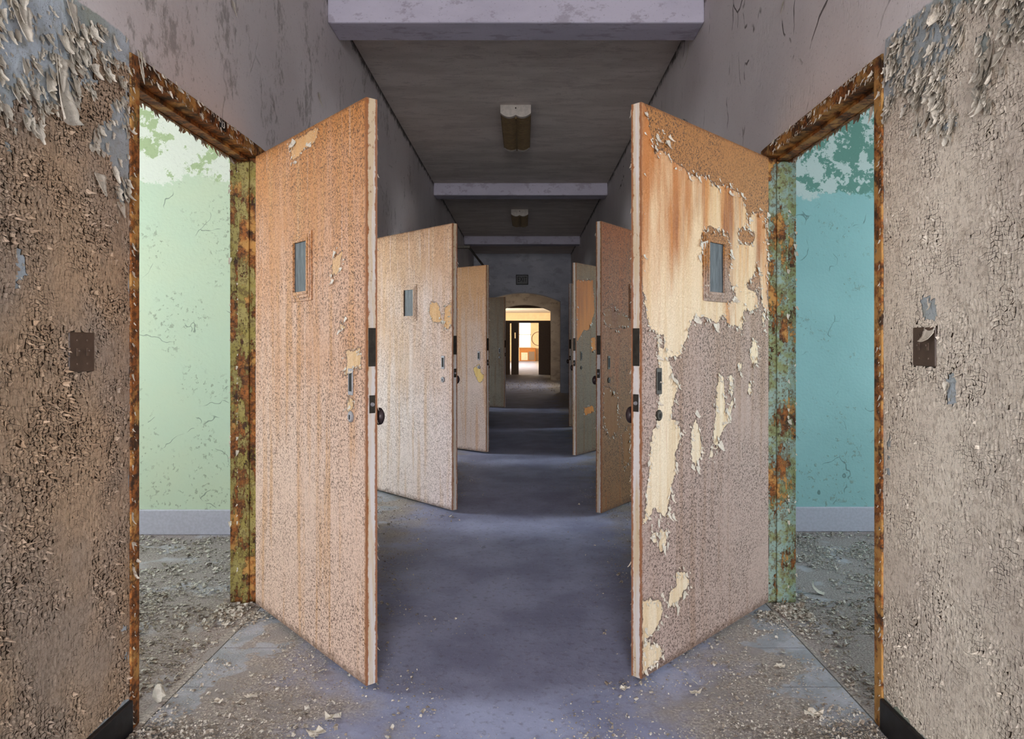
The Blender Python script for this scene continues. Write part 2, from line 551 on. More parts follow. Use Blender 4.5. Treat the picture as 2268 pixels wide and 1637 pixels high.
CELLS = [-3.37, -0.70, 1.97, 4.64, 7.31, 9.98, 12.65, 15.32]
for side, xo, nm in ((-1, OUT_L, 'wall_left_outer'), (1, OUT_R, 'wall_right_outer')):
    b = MB()
    x0, x1 = (xo - 0.3, xo) if side < 0 else (xo, xo + 0.3)
    y = Y_BACK
    for c in CELLS[:-1]:
        w0, w1 = c + 0.75, c + 1.95
        b.box(x0, x1, y, w0, 0, CEIL)
        b.box(x0, x1, w0, w1, 0, 0.95)
        b.box(x0, x1, w0, w1, 2.85, CEIL)
        y = w1
    b.box(x0, x1, y, Y_END, 0, CEIL)
    struct(b.build(nm, M['cellplain'] if side < 0 else M['tealplain']))

# cell partitions; the one seen through each near doorway carries the peeled paint
for side, xa, xb, mat, plainm, nm in ((-1, OUT_L, XL - T, M['green'], M['cellplain'], 'green'), (1, XR + T, OUT_R, M['teal'], M['tealplain'], 'teal')):
    yy = 4.64 if side < 0 else 4.72
    b = MB(); b.box(xa, xb, yy, yy + 0.14, 0, CEIL)
    struct(b.build('wall_%s_cell' % nm, mat), 'peeling %s wall inside the first cell' % ('mint green' if side < 0 else 'teal'))
    b = MB(); b.box(xa, xb, yy - 0.02, yy - 0.0005, 0, 0.165)
    struct(b.build('baseboard_%s_cell' % nm, M['terrazzo'], bevel=0.006), 'grey terrazzo baseboard of the cell')
    b = MB()
    for c in CELLS:
        if abs(c - 4.64) > 0.2:
            b.box(xa, xb, c, c + 0.14, 0, CEIL)
    struct(b.build('wall_%s_partition' % nm, plainm))

# black corridor baseboards
for nm, xf, sg, ops in (('left', XL, 1, OPEN_L), ('right', XR, -1, OPEN_R)):
    b = MB()
    y = Y_BACK
    for (a, c) in ops + [(Y_END, Y_END)]:
        e = a - (0.052 if a < Y_END else 0)
        b.box(min(xf, xf + sg * 0.016), max(xf, xf + sg * 0.016), y, e, 0, 0.105)
        y = c + 0.052
    struct(b.build('baseboard_' + nm, M['black'], bevel=0.005), 'black rubber baseboard')

# ceiling beams
for i, (ya, yb) in enumerate(((4.58, 4.86), (9.93, 10.21), (14.87, 15.15))):
    b = MB(); b.box(XL, XR, ya, yb, 3.345, CEIL)
    struct(b.build('ceiling_beam', M['beam'], bevel=0.012), 'pale painted beam across the corridor ceiling')

# back end of the corridor, behind the camera, with a tall opening added for the fill light
b = MB()
b.box(XL - T, -0.95, Y_BACK - 0.2, Y_BACK, 0, CEIL)
b.box(0.85, XR + T, Y_BACK - 0.2, Y_BACK, 0, CEIL)
b.box(-0.95, 0.85, Y_BACK - 0.2, Y_BACK, 0, 0.5)
b.box(-0.95, 0.85, Y_BACK - 0.2, Y_BACK, 3.1, CEIL)
struct(b.build('wall_back', M['endwall']))


# ------------------------------------------------------------------ far end: arched walls, lobby, screen, sunny room
def arch_wall(name, y0, y1, xa, xb, o0, o1, spring, crown, top, mat, label):
    n = 24
    cx, hw, rise = (o0 + o1) / 2, (o1 - o0) / 2, crown - spring
    R = (hw * hw + rise * rise) / (2 * rise)
    xs = [o0 + (o1 - o0) * i / n for i in range(n + 1)]
    zs = [spring - (R - rise) + math.sqrt(max(R * R - (x - cx) ** 2, 0)) for x in xs]
    b = MB()
    b.box(xa, o0, y0, y1, 0, top)
    b.box(o1, xb, y0, y1, 0, top)
    for i in range(n):
        for y, rev in ((y0, False), (y1, True)):
            q = [(xs[i], y, zs[i]), (xs[i + 1], y, zs[i + 1]), (xs[i + 1], y, top), (xs[i], y, top)]
            b.face(q[::-1] if rev else q)
        b.face([(xs[i], y0, zs[i]), (xs[i], y1, zs[i]), (xs[i + 1], y1, zs[i + 1]), (xs[i + 1], y0, zs[i + 1])])
    b.face([(o0, y0, top), (o1, y0, top), (o1, y1, top), (o0, y1, top)])
    return struct(b.build(name, mat), label)


arch_wall('wall_end_arch', Y_END, Y_END + 0.35, XL - T, XR + T, -1.0, 0.91, 2.31, 2.54, CEIL, M['endwall'], 'blue-grey end wall with a flat arch')
arch_wall('wall_lobby_arch', 23.7, 24.1, -1.7, 1.6, -0.86, 0.88, 2.35, 2.55, 3.2, M['lobby'], 'second arched wall behind the lobby')
b = MB()
b.box(-1.7, -1.55, Y_END + 0.35, 23.7, 0, 3.2)
struct(b.build('wall_lobby_left', M['lobby']))
b = MB()
b.box(1.45, 1.6, Y_END + 0.35, 23.7, 0, 3.2)
struct(b.build('wall_lobby_right', M['lobby']))
b = MB()
b.box(-1.7, 1.6, Y_END + 0.35, 28.2, 3.2, 3.35)
struct(b.build('ceiling_lobby', M['lobby']))
b = MB()
b.box(-1.5, -1.35, 24.1, 28.3, 0, 3.2); b.box(1.25, 1.4, 24.1, 28.3, 0, 3.2)
struct(b.build('wall_passage', M['lobby']))
# screen with doorway, slit and transom
b = MB()
YS = 28.2
b.box(-1.35, -0.585, YS, YS + 0.08, 0, 2.13)
b.box(-0.535, -0.40, YS, YS + 0.08, 0, 2.13)
b.box(-0.40, -0.365, YS, YS + 0.08, 0, 1.45); b.box(-0.40, -0.365, YS, YS + 0.08, 1.68, 2.13)
b.box(-0.365, -0.24, YS, YS + 0.08, 0, 2.13)
b.box(0.56, 1.25, YS, YS + 0.08, 0, 2.13)
b.box(-1.35, 1.25, YS - 0.02, YS + 0.10, 2.09, 2.16)
b.box(-1.35, 1.25, YS, YS + 0.08, 2.66, 3.2)
b.box(-0.585, -0.535, YS, YS + 0.08, 2.05, 2.13); b.box(-0.24, 0.56, YS, YS + 0.08, 2.07, 2.13)
struct(b.build('wall_screen', M['dwood']), 'dark timber screen with an open doorway')
# sunny room
b = MB()
b.box(-6, -0.42, 50, 50.3, 0, 3.4); b.box(0.46, 6.5, 50, 50.3, 0, 3.4)
b.box(-0.42, 0.46, 50, 50.3, 0, 0.97); b.box(-0.42, 0.46, 50, 50.3, 2.75, 3.4)
struct(b.build('wall_far', M['tanwall']), 'sunlit tan wall of the far room')
b = MB(); b.box(-6.2, -6, 28.3, 50.3, 0, 3.4); b.box(6.5, 6.7, 28.3, 50.3, 0, 3.4)
b.box(-6, -1.35, YS, YS + 0.08, 0, 3.4); b.box(1.25, 6.5, YS, YS + 0.08, 0, 3.4)
struct(b.build('wall_far_sides', M['tanwall']))
b = MB(); b.box(-6.2, 6.7, 28.28, 50.3, 3.4, 3.6)
struct(b.build('ceiling_far', M['plaster']))
b = MB()
b.box(-0.46, 0.50, 49.93, 50.0, 0.90, 0.97)
for x in (-0.42, 0.42):
    b.box(x, x + 0.04, 50.1, 50.16, 0.97, 2.75)
b.box(-0.42, 0.46, 50.1, 50.16, 1.84, 1.88)
struct(b.build('window_1', M['pale']), 'bright sash window at the far end')
# cabinet under the window
t = thing('window_cabinet', 'orange wooden cabinet with a pale door under the far bright window', 'cabinet', (0.1, 49.6, 0))
b = MB(); b.box(-0.46, 0.66, -0.22, 0.26, 0.0, 0.88); b.build('body', M['owood'], t, 0.01)
b = MB(); b.box(-0.34, 0.12, -0.245, -0.222, 0.06, 0.6); b.build('door', M['pale'], t, 0.006)
b = MB(); b.box(0.18, 0.6, -0.24, -0.222, 0.06, 0.66); b.build('panel', M['dwood'], t, 0.006)
b = MB(); b.box(-0.48, 0.68, -0.26, 0.28, 0.881, 0.92); b.build('top', M['owood'], t, 0.008)
# hoop on the far wall
b = MB()
n, R, r = 48, 0.48, 0.022
vs, fs = [], []
for i in range(n):
    a = 2 * math.pi * i / n
    for k in range(8):
        c = 2 * math.pi * k / 8
        vs.append(((R + r * math.cos(c)) * math.cos(a), r * math.sin(c), (R + r * math.cos(c)) * math.sin(a)))
        fs.append((i * 8 + k, ((i + 1) % n) * 8 + k, ((i + 1) % n) * 8 + (k + 1) % 8, i * 8 + (k + 1) % 8))
b.mesh(vs, fs)
o = b.build('wall_hoop', M['dwood'], smooth=True)
o.location = (0.98, 49.975, 1.57)
tag(o, 'thin dark hoop hung on the sunlit far wall', 'hoop')

# ------------------------------------------------------------------ rusted steel door frames
def frame(idx, side, a, c, mat, label):
    xf = XL if side < 0 else XR
    s = 1 if side < 0 else -1              # towards the corridor
    b = MB()
    def bx(d0, d1, y0, y1, z0, z1):        # d: distance from the wall face into the corridor (+) or the wall (-)
        x0, x1 = xf + s * d0, xf + s * d1
        b.box(min(x0, x1), max(x0, x1), y0, y1, z0, z1)
    D = T + 0.008
    bx(-D, 0.007, a - 0.05, a, 0, HEAD + 0.05)
    bx(-D, 0.007, c, c + 0.05, 0, HEAD + 0.05)
    bx(-D, 0.007, a, c, HEAD, HEAD + 0.05)
    bx(-0.105, -0.05, a, a + 0.016, 0, HEAD - 0.016)
    bx(-0.105, -0.05, c - 0.016, c, 0, HEAD - 0.016)
    bx(-0.105, -0.05, a, c, HEAD - 0.016, HEAD)
    return struct(b.build('trim_%d' % idx, mat, bevel=0.004), label)


k = 1
for side, ops in ((-1, OPEN_L), (1, OPEN_R)):
    for j, (a, c) in enumerate(ops):
        if c < 1: continue
        frame(k, side, a, c, M['rust_l'] if side < 0 else M['rust_r'], 'rusted steel door frame with flaking paint')
        k += 1


# ------------------------------------------------------------------ flakes of paint
def flake(b, p, n, down, L, W, curl, seed, seg=6, cross=4, twist=0.0, jag=0.35, flare=False, mi=0):
    """a torn strip of paint: fixed at p, running along 'down', curling off the wall along n, rolled across its width"""
    rr = random.Random(seed)
    p, n, down = Vector(p), Vector(n).normalized(), Vector(down).normalized()
    side = n.cross(down).normalized()
    ang = 0.03 + 0.07 * min(1.0, abs(curl))
    pos = p.copy()
    rows = []
    tip = rr.uniform(0.08, 0.5)
    if flare:
        prof = [0.35 + 0.75 * (i / seg) ** 1.4 for i in range(seg + 1)]
    else:
        prof = [tip + (1 - tip) * (1 - (i / seg) ** rr.uniform(1.0, 2.2)) for i in range(seg + 1)]
    roll = rr.uniform(0.6, 2.6) * (1.2 if flare else 1.0)
    lean = rr.uniform(-0.3, 0.3)
    for i in range(seg + 1):
        w = W * prof[i] * (1 + rr.uniform(-jag, jag) * 0.5)
        d = down * math.cos(ang) + n * math.sin(ang)
        nn = n * math.cos(ang) - down * math.sin(ang)
        rl = roll * (0.35 + 0.65 * i / seg)
        row = []
        for j in range(cross + 1):
            u = j / cross - 0.5
            ph = (u + lean * 0.4) * rl
            end = (1 if i in (0, seg) else 0.25)
            row.append(pos + side * (math.sin(ph) / rl * w + twist * 0.12 * W * i / seg) + nn * ((1 - math.cos(ph)) / rl * w)
                       + d * rr.uniform(-jag, jag) * L / seg * 0.7 * end)
        rows.append(row)
        pos = pos + d * (L / seg)
        ang += curl / seg * (0.5 + i / seg)
    vs = [q for r in rows for q in r]
    m = cross + 1
    fs = [(i * m + j, i * m + j + 1, (i + 1) * m + j + 1, (i + 1) * m + j) for i in range(seg) for j in range(cross)]
    b.mesh(vs, fs, mi)


def chip_field(b, xf, sg, y0, y1, z0, z1, step, keep, lift, seed, gap=(0.80, 0.97)):
    """alligatored paint: thousands of small cracked chips lying on the wall with lifted edges"""
    r = np.random.default_rng(seed)
    ny, nz = int((y1 - y0) / step), int((z1 - z0) / step)
    gy, gz = np.meshgrid(np.linspace(y0, y1, ny + 1), np.linspace(z0, z1, nz + 1), indexing='ij')
    wy = np.zeros_like(gy); wz = np.zeros_like(gz)
    for i in range(ny + 1):
        for j in range(nz + 1):
            v = mnoise.noise_vector(Vector((gy[i, j] * 34, gz[i, j] * 34, seed)))
            u = mnoise.noise_vector(Vector((gy[i, j] * 11, gz[i, j] * 11, seed + 9)))
            wy[i, j], wz[i, j] = 0.55 * v[0] + 0.9 * u[0], 0.55 * v[1] + 0.9 * u[1]
    gy = gy + wy * step * 1.5 + r.uniform(-0.40, 0.40, gy.shape) * step
    gz = gz + wz * step * 1.5 + r.uniform(-0.42, 0.42, gz.shape) * step
    vs, fs = [], []
    uv, uf = [], []
    for i in range(ny):
        for j in range(nz):
            cy = (gy[i, j] + gy[i + 1, j] + gy[i, j + 1] + gy[i + 1, j + 1]) / 4
            cz = (gz[i, j] + gz[i + 1, j] + gz[i, j + 1] + gz[i + 1, j + 1]) / 4
            kp = keep(cy, cz)
            if kp < 0 or cz > PAINT - 0.002:
                continue
            ub = len(uv)
            uv += [(xf + sg * 0.0004, gy[p, q], min(gz[p, q], PAINT)) for p, q in ((i, j), (i + 1, j), (i + 1, j + 1), (i, j + 1))]
            uf.append((ub, ub + 1, ub + 2, ub + 3))
            if kp == 0:
                continue
            li = lift(cy, cz)
            cl = max(0.0, min(1.0, 0.5 + 0.9 * fbm(cy * 9, cz * 9, seed + 2.0) + 0.5 * (li - 0.8)))
            s = r.uniform(gap[0], gap[1]) * cl + r.uniform(0.97, 1.05) * (1 - cl)
            amp = min(0.013, r.exponential(0.0018) * li) if r.random() < (0.15 + 0.35 * li) * (0.25 + cl) else 0.0004
            th = r.uniform(0, 2 * math.pi) if r.random() < 0.45 else r.normal(-1.57, 0.6)
            dy, dz = math.cos(th), math.sin(th)
            h0 = r.uniform(0.0008, 0.0016)
            cup = r.uniform(0, 0.0012) * li
            base = len(vs)
            for a in range(3):
                for c in range(3):
                    u, v = a / 2, c / 2
                    py = gy[i, j] * (1 - u) * (1 - v) + gy[i + 1, j] * u * (1 - v) + gy[i, j + 1] * (1 - u) * v + gy[i + 1, j + 1] * u * v
                    pz = gz[i, j] * (1 - u) * (1 - v) + gz[i + 1, j] * u * (1 - v) + gz[i, j + 1] * (1 - u) * v + gz[i + 1, j + 1] * u * v
                    ry, rz = (py - cy) * s, (pz - cz) * s
                    q = (ry * dy + rz * dz) / (step * 0.5)
                    h = h0 + amp * max(0.0, q) ** 1.5 + cup * (ry * ry + rz * rz) / (step * step * 0.25)
                    vs.append((xf + sg * h, cy + ry, min(cz + rz, PAINT)))
            for a in range(2):
                for c in range(2):
                    k = base + a * 3 + c
                    f = (k, k + 1, k + 4, k + 3)
                    fs.append(f if sg < 0 else f[::-1])
    b.mesh(vs, fs, 0)
    b.mesh(uv, uf, 1)


def ell(y, z, cy, cz, ry, rz):
    return 1 - math.hypot((y - cy) / ry, (z - cz) / rz)


def wy(px, xf):          # depth on a corridor wall of a pixel column
    return F * xf / (px - VPX)


def wz(py, y):
    return CAMZ - (py - VPY) / F * y


# places where the lower paint has come right off
def bare_l(y, z):
    n = fbm(y * 5.0, z * 5.0, 3.1)
    n2 = fbm(y * 17, z * 17, 8.0)
    v = n * 0.5 + n2 * 0.30 - 0.60
    v += 0.85 * max(0, min(1, (z - 1.55 - 0.35 * (y - 1.75)) / 0.45))
    v += 0.75 * max(0, ell(y, z, 2.235, 1.80, 0.07, 0.30))
    v += 0.5 * max(0, ell(y, z, 1.79, 1.45, 0.06, 0.2))
    v += 0.5 * max(0, ell(y, z, 2.25, 0.35, 0.05, 0.22))
    return v


def bare_r(y, z):
    n = fbm(y * 5.0, z * 5.0, 13.1)
    n2 = fbm(y * 17, z * 17, 18.0)
    v = n * 0.42 + n2 * 0.30 - 0.78
    v += 0.95 * max(0, min(1, (z - 1.70 + 0.05 * (2.0 - y) + 0.12 * fbm(y * 7, z * 7, 2.2)) / 0.42))
    v += 1.5 * max(0, ell(y, z, wy(2065, XR), wz(692, 2.02), 0.085, 0.075))
    v += 1.3 * max(0, ell(y, z, wy(2108, XR), wz(862, 1.93), 0.045, 0.075))
    v += 1.0 * max(0, ell(y, z, 1.83, wz(905, 1.83), 0.045, 0.05))
    v += 0.75 * max(0, ell(y, z, 2.27, 0.95, 0.05, 0.75))
    return v


PL = (wy(178, XL), wz(780, 2.03))       # switch plates
PR = (wy(2050, XR), wz(768, 2.06))


def clear_plate(y, z, P):
    return abs(y - P[0]) < 0.057 and abs(z - P[1]) < 0.057


def flakes_wall(b, xf, sg, y0, y1, bare, count, seed, zlo, P):
    rr = random.Random(seed)
    got = tries = 0
    while got < count and tries < count * 40:
        tries += 1
        y, z = rr.uniform(y0, y1), rr.uniform(zlo, PAINT)
        v = bare(y, z)
        if v < -0.03 or v > 0.6 or rr.random() < (0.0 if v < 0.12 else (0.93 if sg > 0 else 0.85)) or rr.random() > 0.25 + 0.75 * (z > 1.5):
            continue
        if abs(y - P[0]) < 0.07 and -0.065 < z - P[1] < 0.10:
            continue
        got += 1
        L = min(0.055, 0.008 + rr.expovariate(1 / (0.0125 if sg > 0 else 0.0105)))
        if z < 1.5: L *= 0.6
        W = L * rr.uniform(0.45, 1.05)
        a = rr.gauss(0, 0.35)
        flake(b, (xf + sg * 0.001, y, z), (sg, 0, 0), (0, math.sin(a), -math.cos(a)), L, W, rr.uniform(0.1, 1.5), rr.random(), 5, 4, rr.uniform(-2, 2), 0.55, mi=2)


def frame_flakes(b, side, a, c, seed):
    xf, s = (XL, 1) if side < 0 else (XR, -1)
    rr = random.Random(seed)
    for i in range(520):
        k = rr.random()
        L = min(0.005 + rr.expovariate(1 / 0.007), 0.03)
        if k < 0.15:      # near jamb, outer edge
            p = (xf + s * 0.009, a - 0.050 + abs(rr.gauss(0, 0.010)), rr.uniform(0.02, HEAD))
            flake(b, p, (s, 0, 0), (0, rr.gauss(0, 0.5), -1), L, L * 0.6, rr.uniform(0.5, 2.0), rr.random(), 4, 2, mi=2)
        elif k < 0.66:    # head, upper and lower edges
            p = (xf + s * 0.009, rr.uniform(a, c - 0.12), HEAD + rr.choice((0.048, 0.043, 0.004)) + rr.gauss(0, 0.005))
            flake(b, p, (s, 0, 0), (0, rr.gauss(0, 0.5), -1), L * 0.9, L * 0.6, rr.uniform(0.3, 1.6), rr.random(), 4, 2, mi=2)
        elif k < 0.90:    # room side lower edge of the head
            p = (xf - s * (T - 0.004), rr.uniform(a, c), HEAD - 0.001)
            flake(b, p, (s, 0, 0), (0, rr.gauss(0, 0.6), -1), L * 1.3, L * 0.9, rr.uniform(-0.5, 1.4), rr.random(), 4, 2, mi=2)
        else:             # far jamb arris
            p = (xf - s * rr.choice((0.105, T)), c - 0.018, rr.uniform(0.02, HEAD))
            flake(b, p, (0, -1, 0), (rr.gauss(0, 0.4), 0, -1), L, L * 0.6, rr.uniform(0.5, 2.0), rr.random(), 4, 2, mi=2)


for side, nm, cream, under, bare, P, ops, nfl, l0, lk, sd in ((-1, 'mint green', 'cream_l', 'under_l', bare_l, PL, OPEN_L, 1000, 0.2, 1.3, 11), (1, 'teal', 'cream_r', 'under_r', bare_r, PR, OPEN_R, 2200, 0.05, 0.6, 12)):
    xf, sg = (XL, 1) if side < 0 else (XR, -1)
    b = MB()
    chip_field(b, xf, sg, 1.25, ops[2][0] - 0.05, 0.108, PAINT, 0.0100,
               lambda y, z: 0 if clear_plate(y, z, P) else (-1 if bare(y, z) > 0 else 1),
               lambda y, z: l0 + lk * max(0, 0.45 + fbm(y * 6, z * 6, 5.5 + sd)), sd)
    flakes_wall(b, xf, sg, 1.45, 2.285, bare, nfl, sd + 10, 0.15, P)
    frame_flakes(b, side, ops[2][0], ops[2][1], sd + 30)
    o = b.build('peeling_wall_paint', [M[cream], M[under], M['flake']])
    tag(o, 'cracked and curling %s paint on the wall beside the %s cell doorway' % ('tan' if side < 0 else 'pale cream', nm), 'peeling paint', kind='stuff')

# the big hanging curls one can point to
CURLS = [
    (-1, 126, 122, 0.185, 0.085, 0.12, 1, 'long rolled strip of cream paint hanging above the plain brown switch plate'),
    (-1, 34, 5, 0.10, 0.075, 0.5, 0, 'broad double curl of paint at the upper outer corner of the tan wall'),
    (-1, 155, 5, 0.085, 0.05, 0.3, 0, 'pointed curl of paint hanging near the paint line above the long rolled strip'),
    (-1, 250, 78, 0.05, 0.026, 0.5, 1, 'small cream curl just below the lilac paint line near the rusted frame corner'),
    (-1, 305, 112, 0.11, 0.03, 0.25, 0, 'hanging cream strip over the upper corner of the mint doorway frame'),
    (-1, 218, 385, 0.07, 0.06, 0.5, 0, 'curl of paint at the lower end of the bare patch beside the mint doorway'),
    (-1, 168, 120, 0.05, 0.03, 0.8, 1, 'stubby paint curl beside the head of the long rolled strip'),
    (1, 2062, 722, 0.058, 0.055, 1.3, 0, 'torn flap of paint folded over the top of a brown switch plate'),
    (1, 1935, 235, 0.06, 0.026, 0.5, 0, 'cream strip hanging at the upper corner of the teal doorway frame'),
    (1, 2130, 70, 0.045, 0.03, 0.8, 0, 'cream curl below the lilac paint line over the teal doorway wall'),
    (1, 2215, 115, 0.045, 0.045, 1.0, 0, 'wide curl of paint high on the pale wall far from the teal doorway'),
]
for (sd, px, py, L, W, cu, fl, lab) in CURLS:
    xf = XL if sd < 0 else XR
    y = wy(px, xf)
    z = min(wz(py, y), PAINT - 0.005)
    b = MB()
    flake(b, (0, 0, 0), (-sd, 0, 0), (0, 0.06, -1), L, W, cu, px, 12, 7, 0.3, 0.25, bool(fl))
    if L > 0.09:
        flake(b, (-sd * 0.003, 0.012, -L * 0.02), (-sd, 0, 0), (0, -0.08, -1), L * 0.55, W * 0.5, cu * 1.2, px + 1, 10, 5, -0.5, 0.25)
    o = b.build('paint_curl', M['flake'], smooth=True)
    o.location = (xf - sd * 0.003, y, z)
    sm = o.modifiers.new('thick', 'SOLIDIFY'); sm.thickness = 0.0008
    tag(o, lab, 'paint curl', 'large curls of peeling paint')

# thin paint strips hanging at the upper walls and beam ends
for (sd, px, py, L, lab) in ((1, 1526, 95, 0.20, 'thin paint strip hanging under the end of the nearest ceiling beam'),
                             (-1, 705, 205, 0.09, 'small pale paint strip hanging high on the mildewed lilac wall'),
                             (-1, 514, 2, 0.07, 'dark paint strip hanging at the upper edge of the mildewed lilac wall'),
                             (1, 1736, 2, 0.07, 'pale paint strip hanging at the upper edge of the cracked lilac wall')):
    xf = XL if sd < 0 else XR
    y = wy(px, xf)
    z = wz(py, y)
    b = MB()
    flake(b, (0, 0, 0), (-sd, 0, 0), (0, 0.05, -1), L, 0.035, 0.5, px, 10, 4, 1.2, 0.4)
    o = b.build('hanging_paint_strip', M['flake'], smooth=True)
    o.location = (xf - sd * 0.002, y, z)
    tag(o, lab, 'paint strip', 'paint strips on the upper walls')

# ------------------------------------------------------------------ doors
def poly_sd(P, Q):
    """signed distance of points P (n,2) to polygon Q, positive inside"""
    Q = np.asarray(Q, float)
    d = np.full(len(P), 1e9)
    inside = np.zeros(len(P), bool)
    for i in range(len(Q)):
        a, c = Q[i], Q[(i + 1) % len(Q)]
        e = c - a
        w = P - a
        t = np.clip((w @ e) / max(e @ e, 1e-12), 0, 1)
        d = np.minimum(d, np.linalg.norm(w - t[:, None] * e, axis=1))
        cond = (a[1] <= P[:, 1]) != (c[1] <= P[:, 1])
        if abs(e[1]) > 1e-12:
            xi = a[0] + (P[:, 1] - a[1]) * e[0] / e[1]
            inside ^= cond & (P[:, 0] < xi)
    return np.where(inside, d, -d)


TD = 0.045
Z0, Z1 = 0.02, 2.15


def cell_door(label, side, hinge, free, mat, polys=(), isles=(), step=0.02, detail=2, window=True, flakes=0, group='open cell doors along the corridor'):
    """hinge / free: ends of the face that looks at the near end of the corridor"""
    h, f = Vector((hinge[0], hinge[1], 0)), Vector((free[0], free[1], 0))
    W = (f - h).length
    d = (f - h).normalized()
    s = 1 if side < 0 else -1           # local +y*s is the rear
    t = thing('cell_door', label, 'door', (h.x, h.y, 0), math.atan2(d.y, d.x), group)
    wc, ww, z0w, z1w = W * 0.485, 0.13, 1.475, 1.685

    def lines(a, c, stp, cuts):
        xs = [a] + list(cuts) + [c]
        out = []
        for i in range(len(xs) - 1):
            n = max(1, round((xs[i + 1] - xs[i]) / stp))
            out += [xs[i] + (xs[i + 1] - xs[i]) * k / n for k in range(n)]
        return out + [c]
    us = lines(0, W, step, (wc - ww / 2, wc + ww / 2) if window else ())
    zs = lines(Z0, Z1, step, (z0w, z1w) if window else ())
    nu, nz = len(us), len(zs)
    vs, fs, mi = [], [], []

    def quad(q, m):
        fs.append(q if s > 0 else q[::-1]); mi.append(m)
    hole = lambda i, j: window and wc - ww / 2 - 1e-6 < (us[i] + us[i + 1]) / 2 < wc + ww / 2 and z0w < (zs[j] + zs[j + 1]) / 2 < z1w
    for y in (0.0, TD):
        for u in us:
            for z in zs:
                # rounded arrises at the door's outline
                vs.append((u, y * s, z))
    N = nu * nz
    I = lambda i, j, k: k * N + i * nz + j
    for i in range(nu - 1):
        for j in range(nz - 1):
            if hole(i, j):
                continue
            quad((I(i, j, 0), I(i + 1, j, 0), I(i + 1, j + 1, 0), I(i, j + 1, 0)), 0)
            quad((I(i, j, 1), I(i, j + 1, 1), I(i + 1, j + 1, 1), I(i + 1, j, 1)), 0)
    for j in range(nz - 1):
        quad((I(nu - 1, j, 0), I(nu - 1, j, 1), I(nu - 1, j + 1, 1), I(nu - 1, j + 1, 0)), 1)
        quad((I(0, j, 0), I(0, j + 1, 0), I(0, j + 1, 1), I(0, j, 1)), 0)
    for i in range(nu - 1):
        quad((I(i, nz - 1, 0), I(i + 1, nz - 1, 0), I(i + 1, nz - 1, 1), I(i, nz - 1, 1)), 0)
        quad((I(i, 0, 0), I(i, 0, 1), I(i + 1, 0, 1), I(i + 1, 0, 0)), 0)
    if window:
        iu = [i for i in range(nu - 1) if wc - ww / 2 - 1e-6 < (us[i] + us[i + 1]) / 2 < wc + ww / 2]
        jz = [j for j in range(nz - 1) if z0w < (zs[j] + zs[j + 1]) / 2 < z1w]
        for j in jz:
            quad((I(iu[0], j, 0), I(iu[0], j, 1), I(iu[0], j + 1, 1), I(iu[0], j + 1, 0)), 0)
            i = iu[-1] + 1
            quad((I(i, j, 0), I(i, j + 1, 0), I(i, j + 1, 1), I(i, j, 1)), 0)
        for i in iu:
            quad((I(i, jz[0], 0), I(i + 1, jz[0], 0), I(i + 1, jz[0], 1), I(i, jz[0], 1)), 0)
            j = jz[-1] + 1
            quad((I(i, j, 0), I(i, j, 1), I(i + 1, j, 1), I(i + 1, j, 0)), 0)
    me = bpy.data.meshes.new('door_leaf')
    me.from_pydata(vs, [], fs)
    me.materials.append(mat); me.materials.append(M['edge'])
    me.polygons.foreach_set('material_index', mi)
    P = np.array([(v[0], v[2]) for v in vs])
    sd = np.full(len(P), -0.4)
    pu = []
    for q in polys:
        qq = []
        for (px, py) in q:
            ss, z = px_on_plane(px, py, (h.x, h.y), (d.x, d.y))
            qq.append((ss, z))
        pu.append(qq)
        sd = np.maximum(sd, poly_sd(P, qq))
    for q in isles:                     # paint left standing inside the bare wood
        qq = [(a_, b_) for a_, b_ in (px_on_plane(px, py, (h.x, h.y), (d.x, d.y)) for px, py in q)]
        sd = np.minimum(sd, -poly_sd(P, qq))
        pu.append(qq)
    at = me.attributes.new('peel', 'FLOAT', 'POINT')
    at.data.foreach_set('value', sd.astype(np.float32))
    leaf = bpy.data.objects.new('door_leaf', me)
    COL.objects.link(leaf); leaf.parent = t

    def bx(b, u0, u1, y0, y1, z0, z1):
        b.box(u0, u1, min(y0 * s, y1 * s), max(y0 * s, y1 * s), z0, z1)
    if window:
        b = MB()
        for (e, p, q) in ((0.038, -0.005, 0.0), (0.025, -0.009, -0.005), (0.012, -0.012, -0.009)):
            a0, a1, c0, c1 = wc - ww / 2 - e, wc + ww / 2 + e, z0w - e, z1w + e
            wid = e + 0.001
            bx(b, a0, a0 + wid, p, q, c0, c1); bx(b, a1 - wid, a1, p, q, c0, c1)
            bx(b, a0 + wid, a1 - wid, p, q, c0, c0 + wid); bx(b, a0 + wid, a1 - wid, p, q, c1 - wid, c1)
        o = b.build('vision_frame', mat, t, 0.0015)
        fa = o.data.attributes.new('peel', 'FLOAT', 'POINT')
        fa.data.foreach_set('value', [-0.12 if side > 0 else -0.4] * len(o.data.vertices))
        b = MB(); bx(b, wc - ww / 2, wc + ww / 2, -0.003, 0.004, z0w, z1w)
        o = b.build('glass_pane', M['glass'], t); o['label'] = 'dusty grey glass'
    # furniture on the free edge side
    ub = W - 0.115
    b = MB()
    bx(b, ub - 0.019, ub + 0.019, -0.004, 0.0, 1.065, 1.165)
    o = b.build('flush_pull', M['chrome'] if side < 0 else M['steel'], t, 0.003)
    bb = MB(); bx(bb, ub - 0.010, ub + 0.010, -0.0052, -0.0041, 1.080, 1.150)
    bb.build('finger_slot', M['slot'], o)
    b = MB(); b.lathe((ub, 0, 0.985), (0, -s, 0), [(0.021, 0), (0.021, 0.004), (0.016, 0.007), (0.010, 0.007)])
    o = b.build('lock_cylinder', M['chrome'] if side < 0 else M['steel'], t, smooth=False)
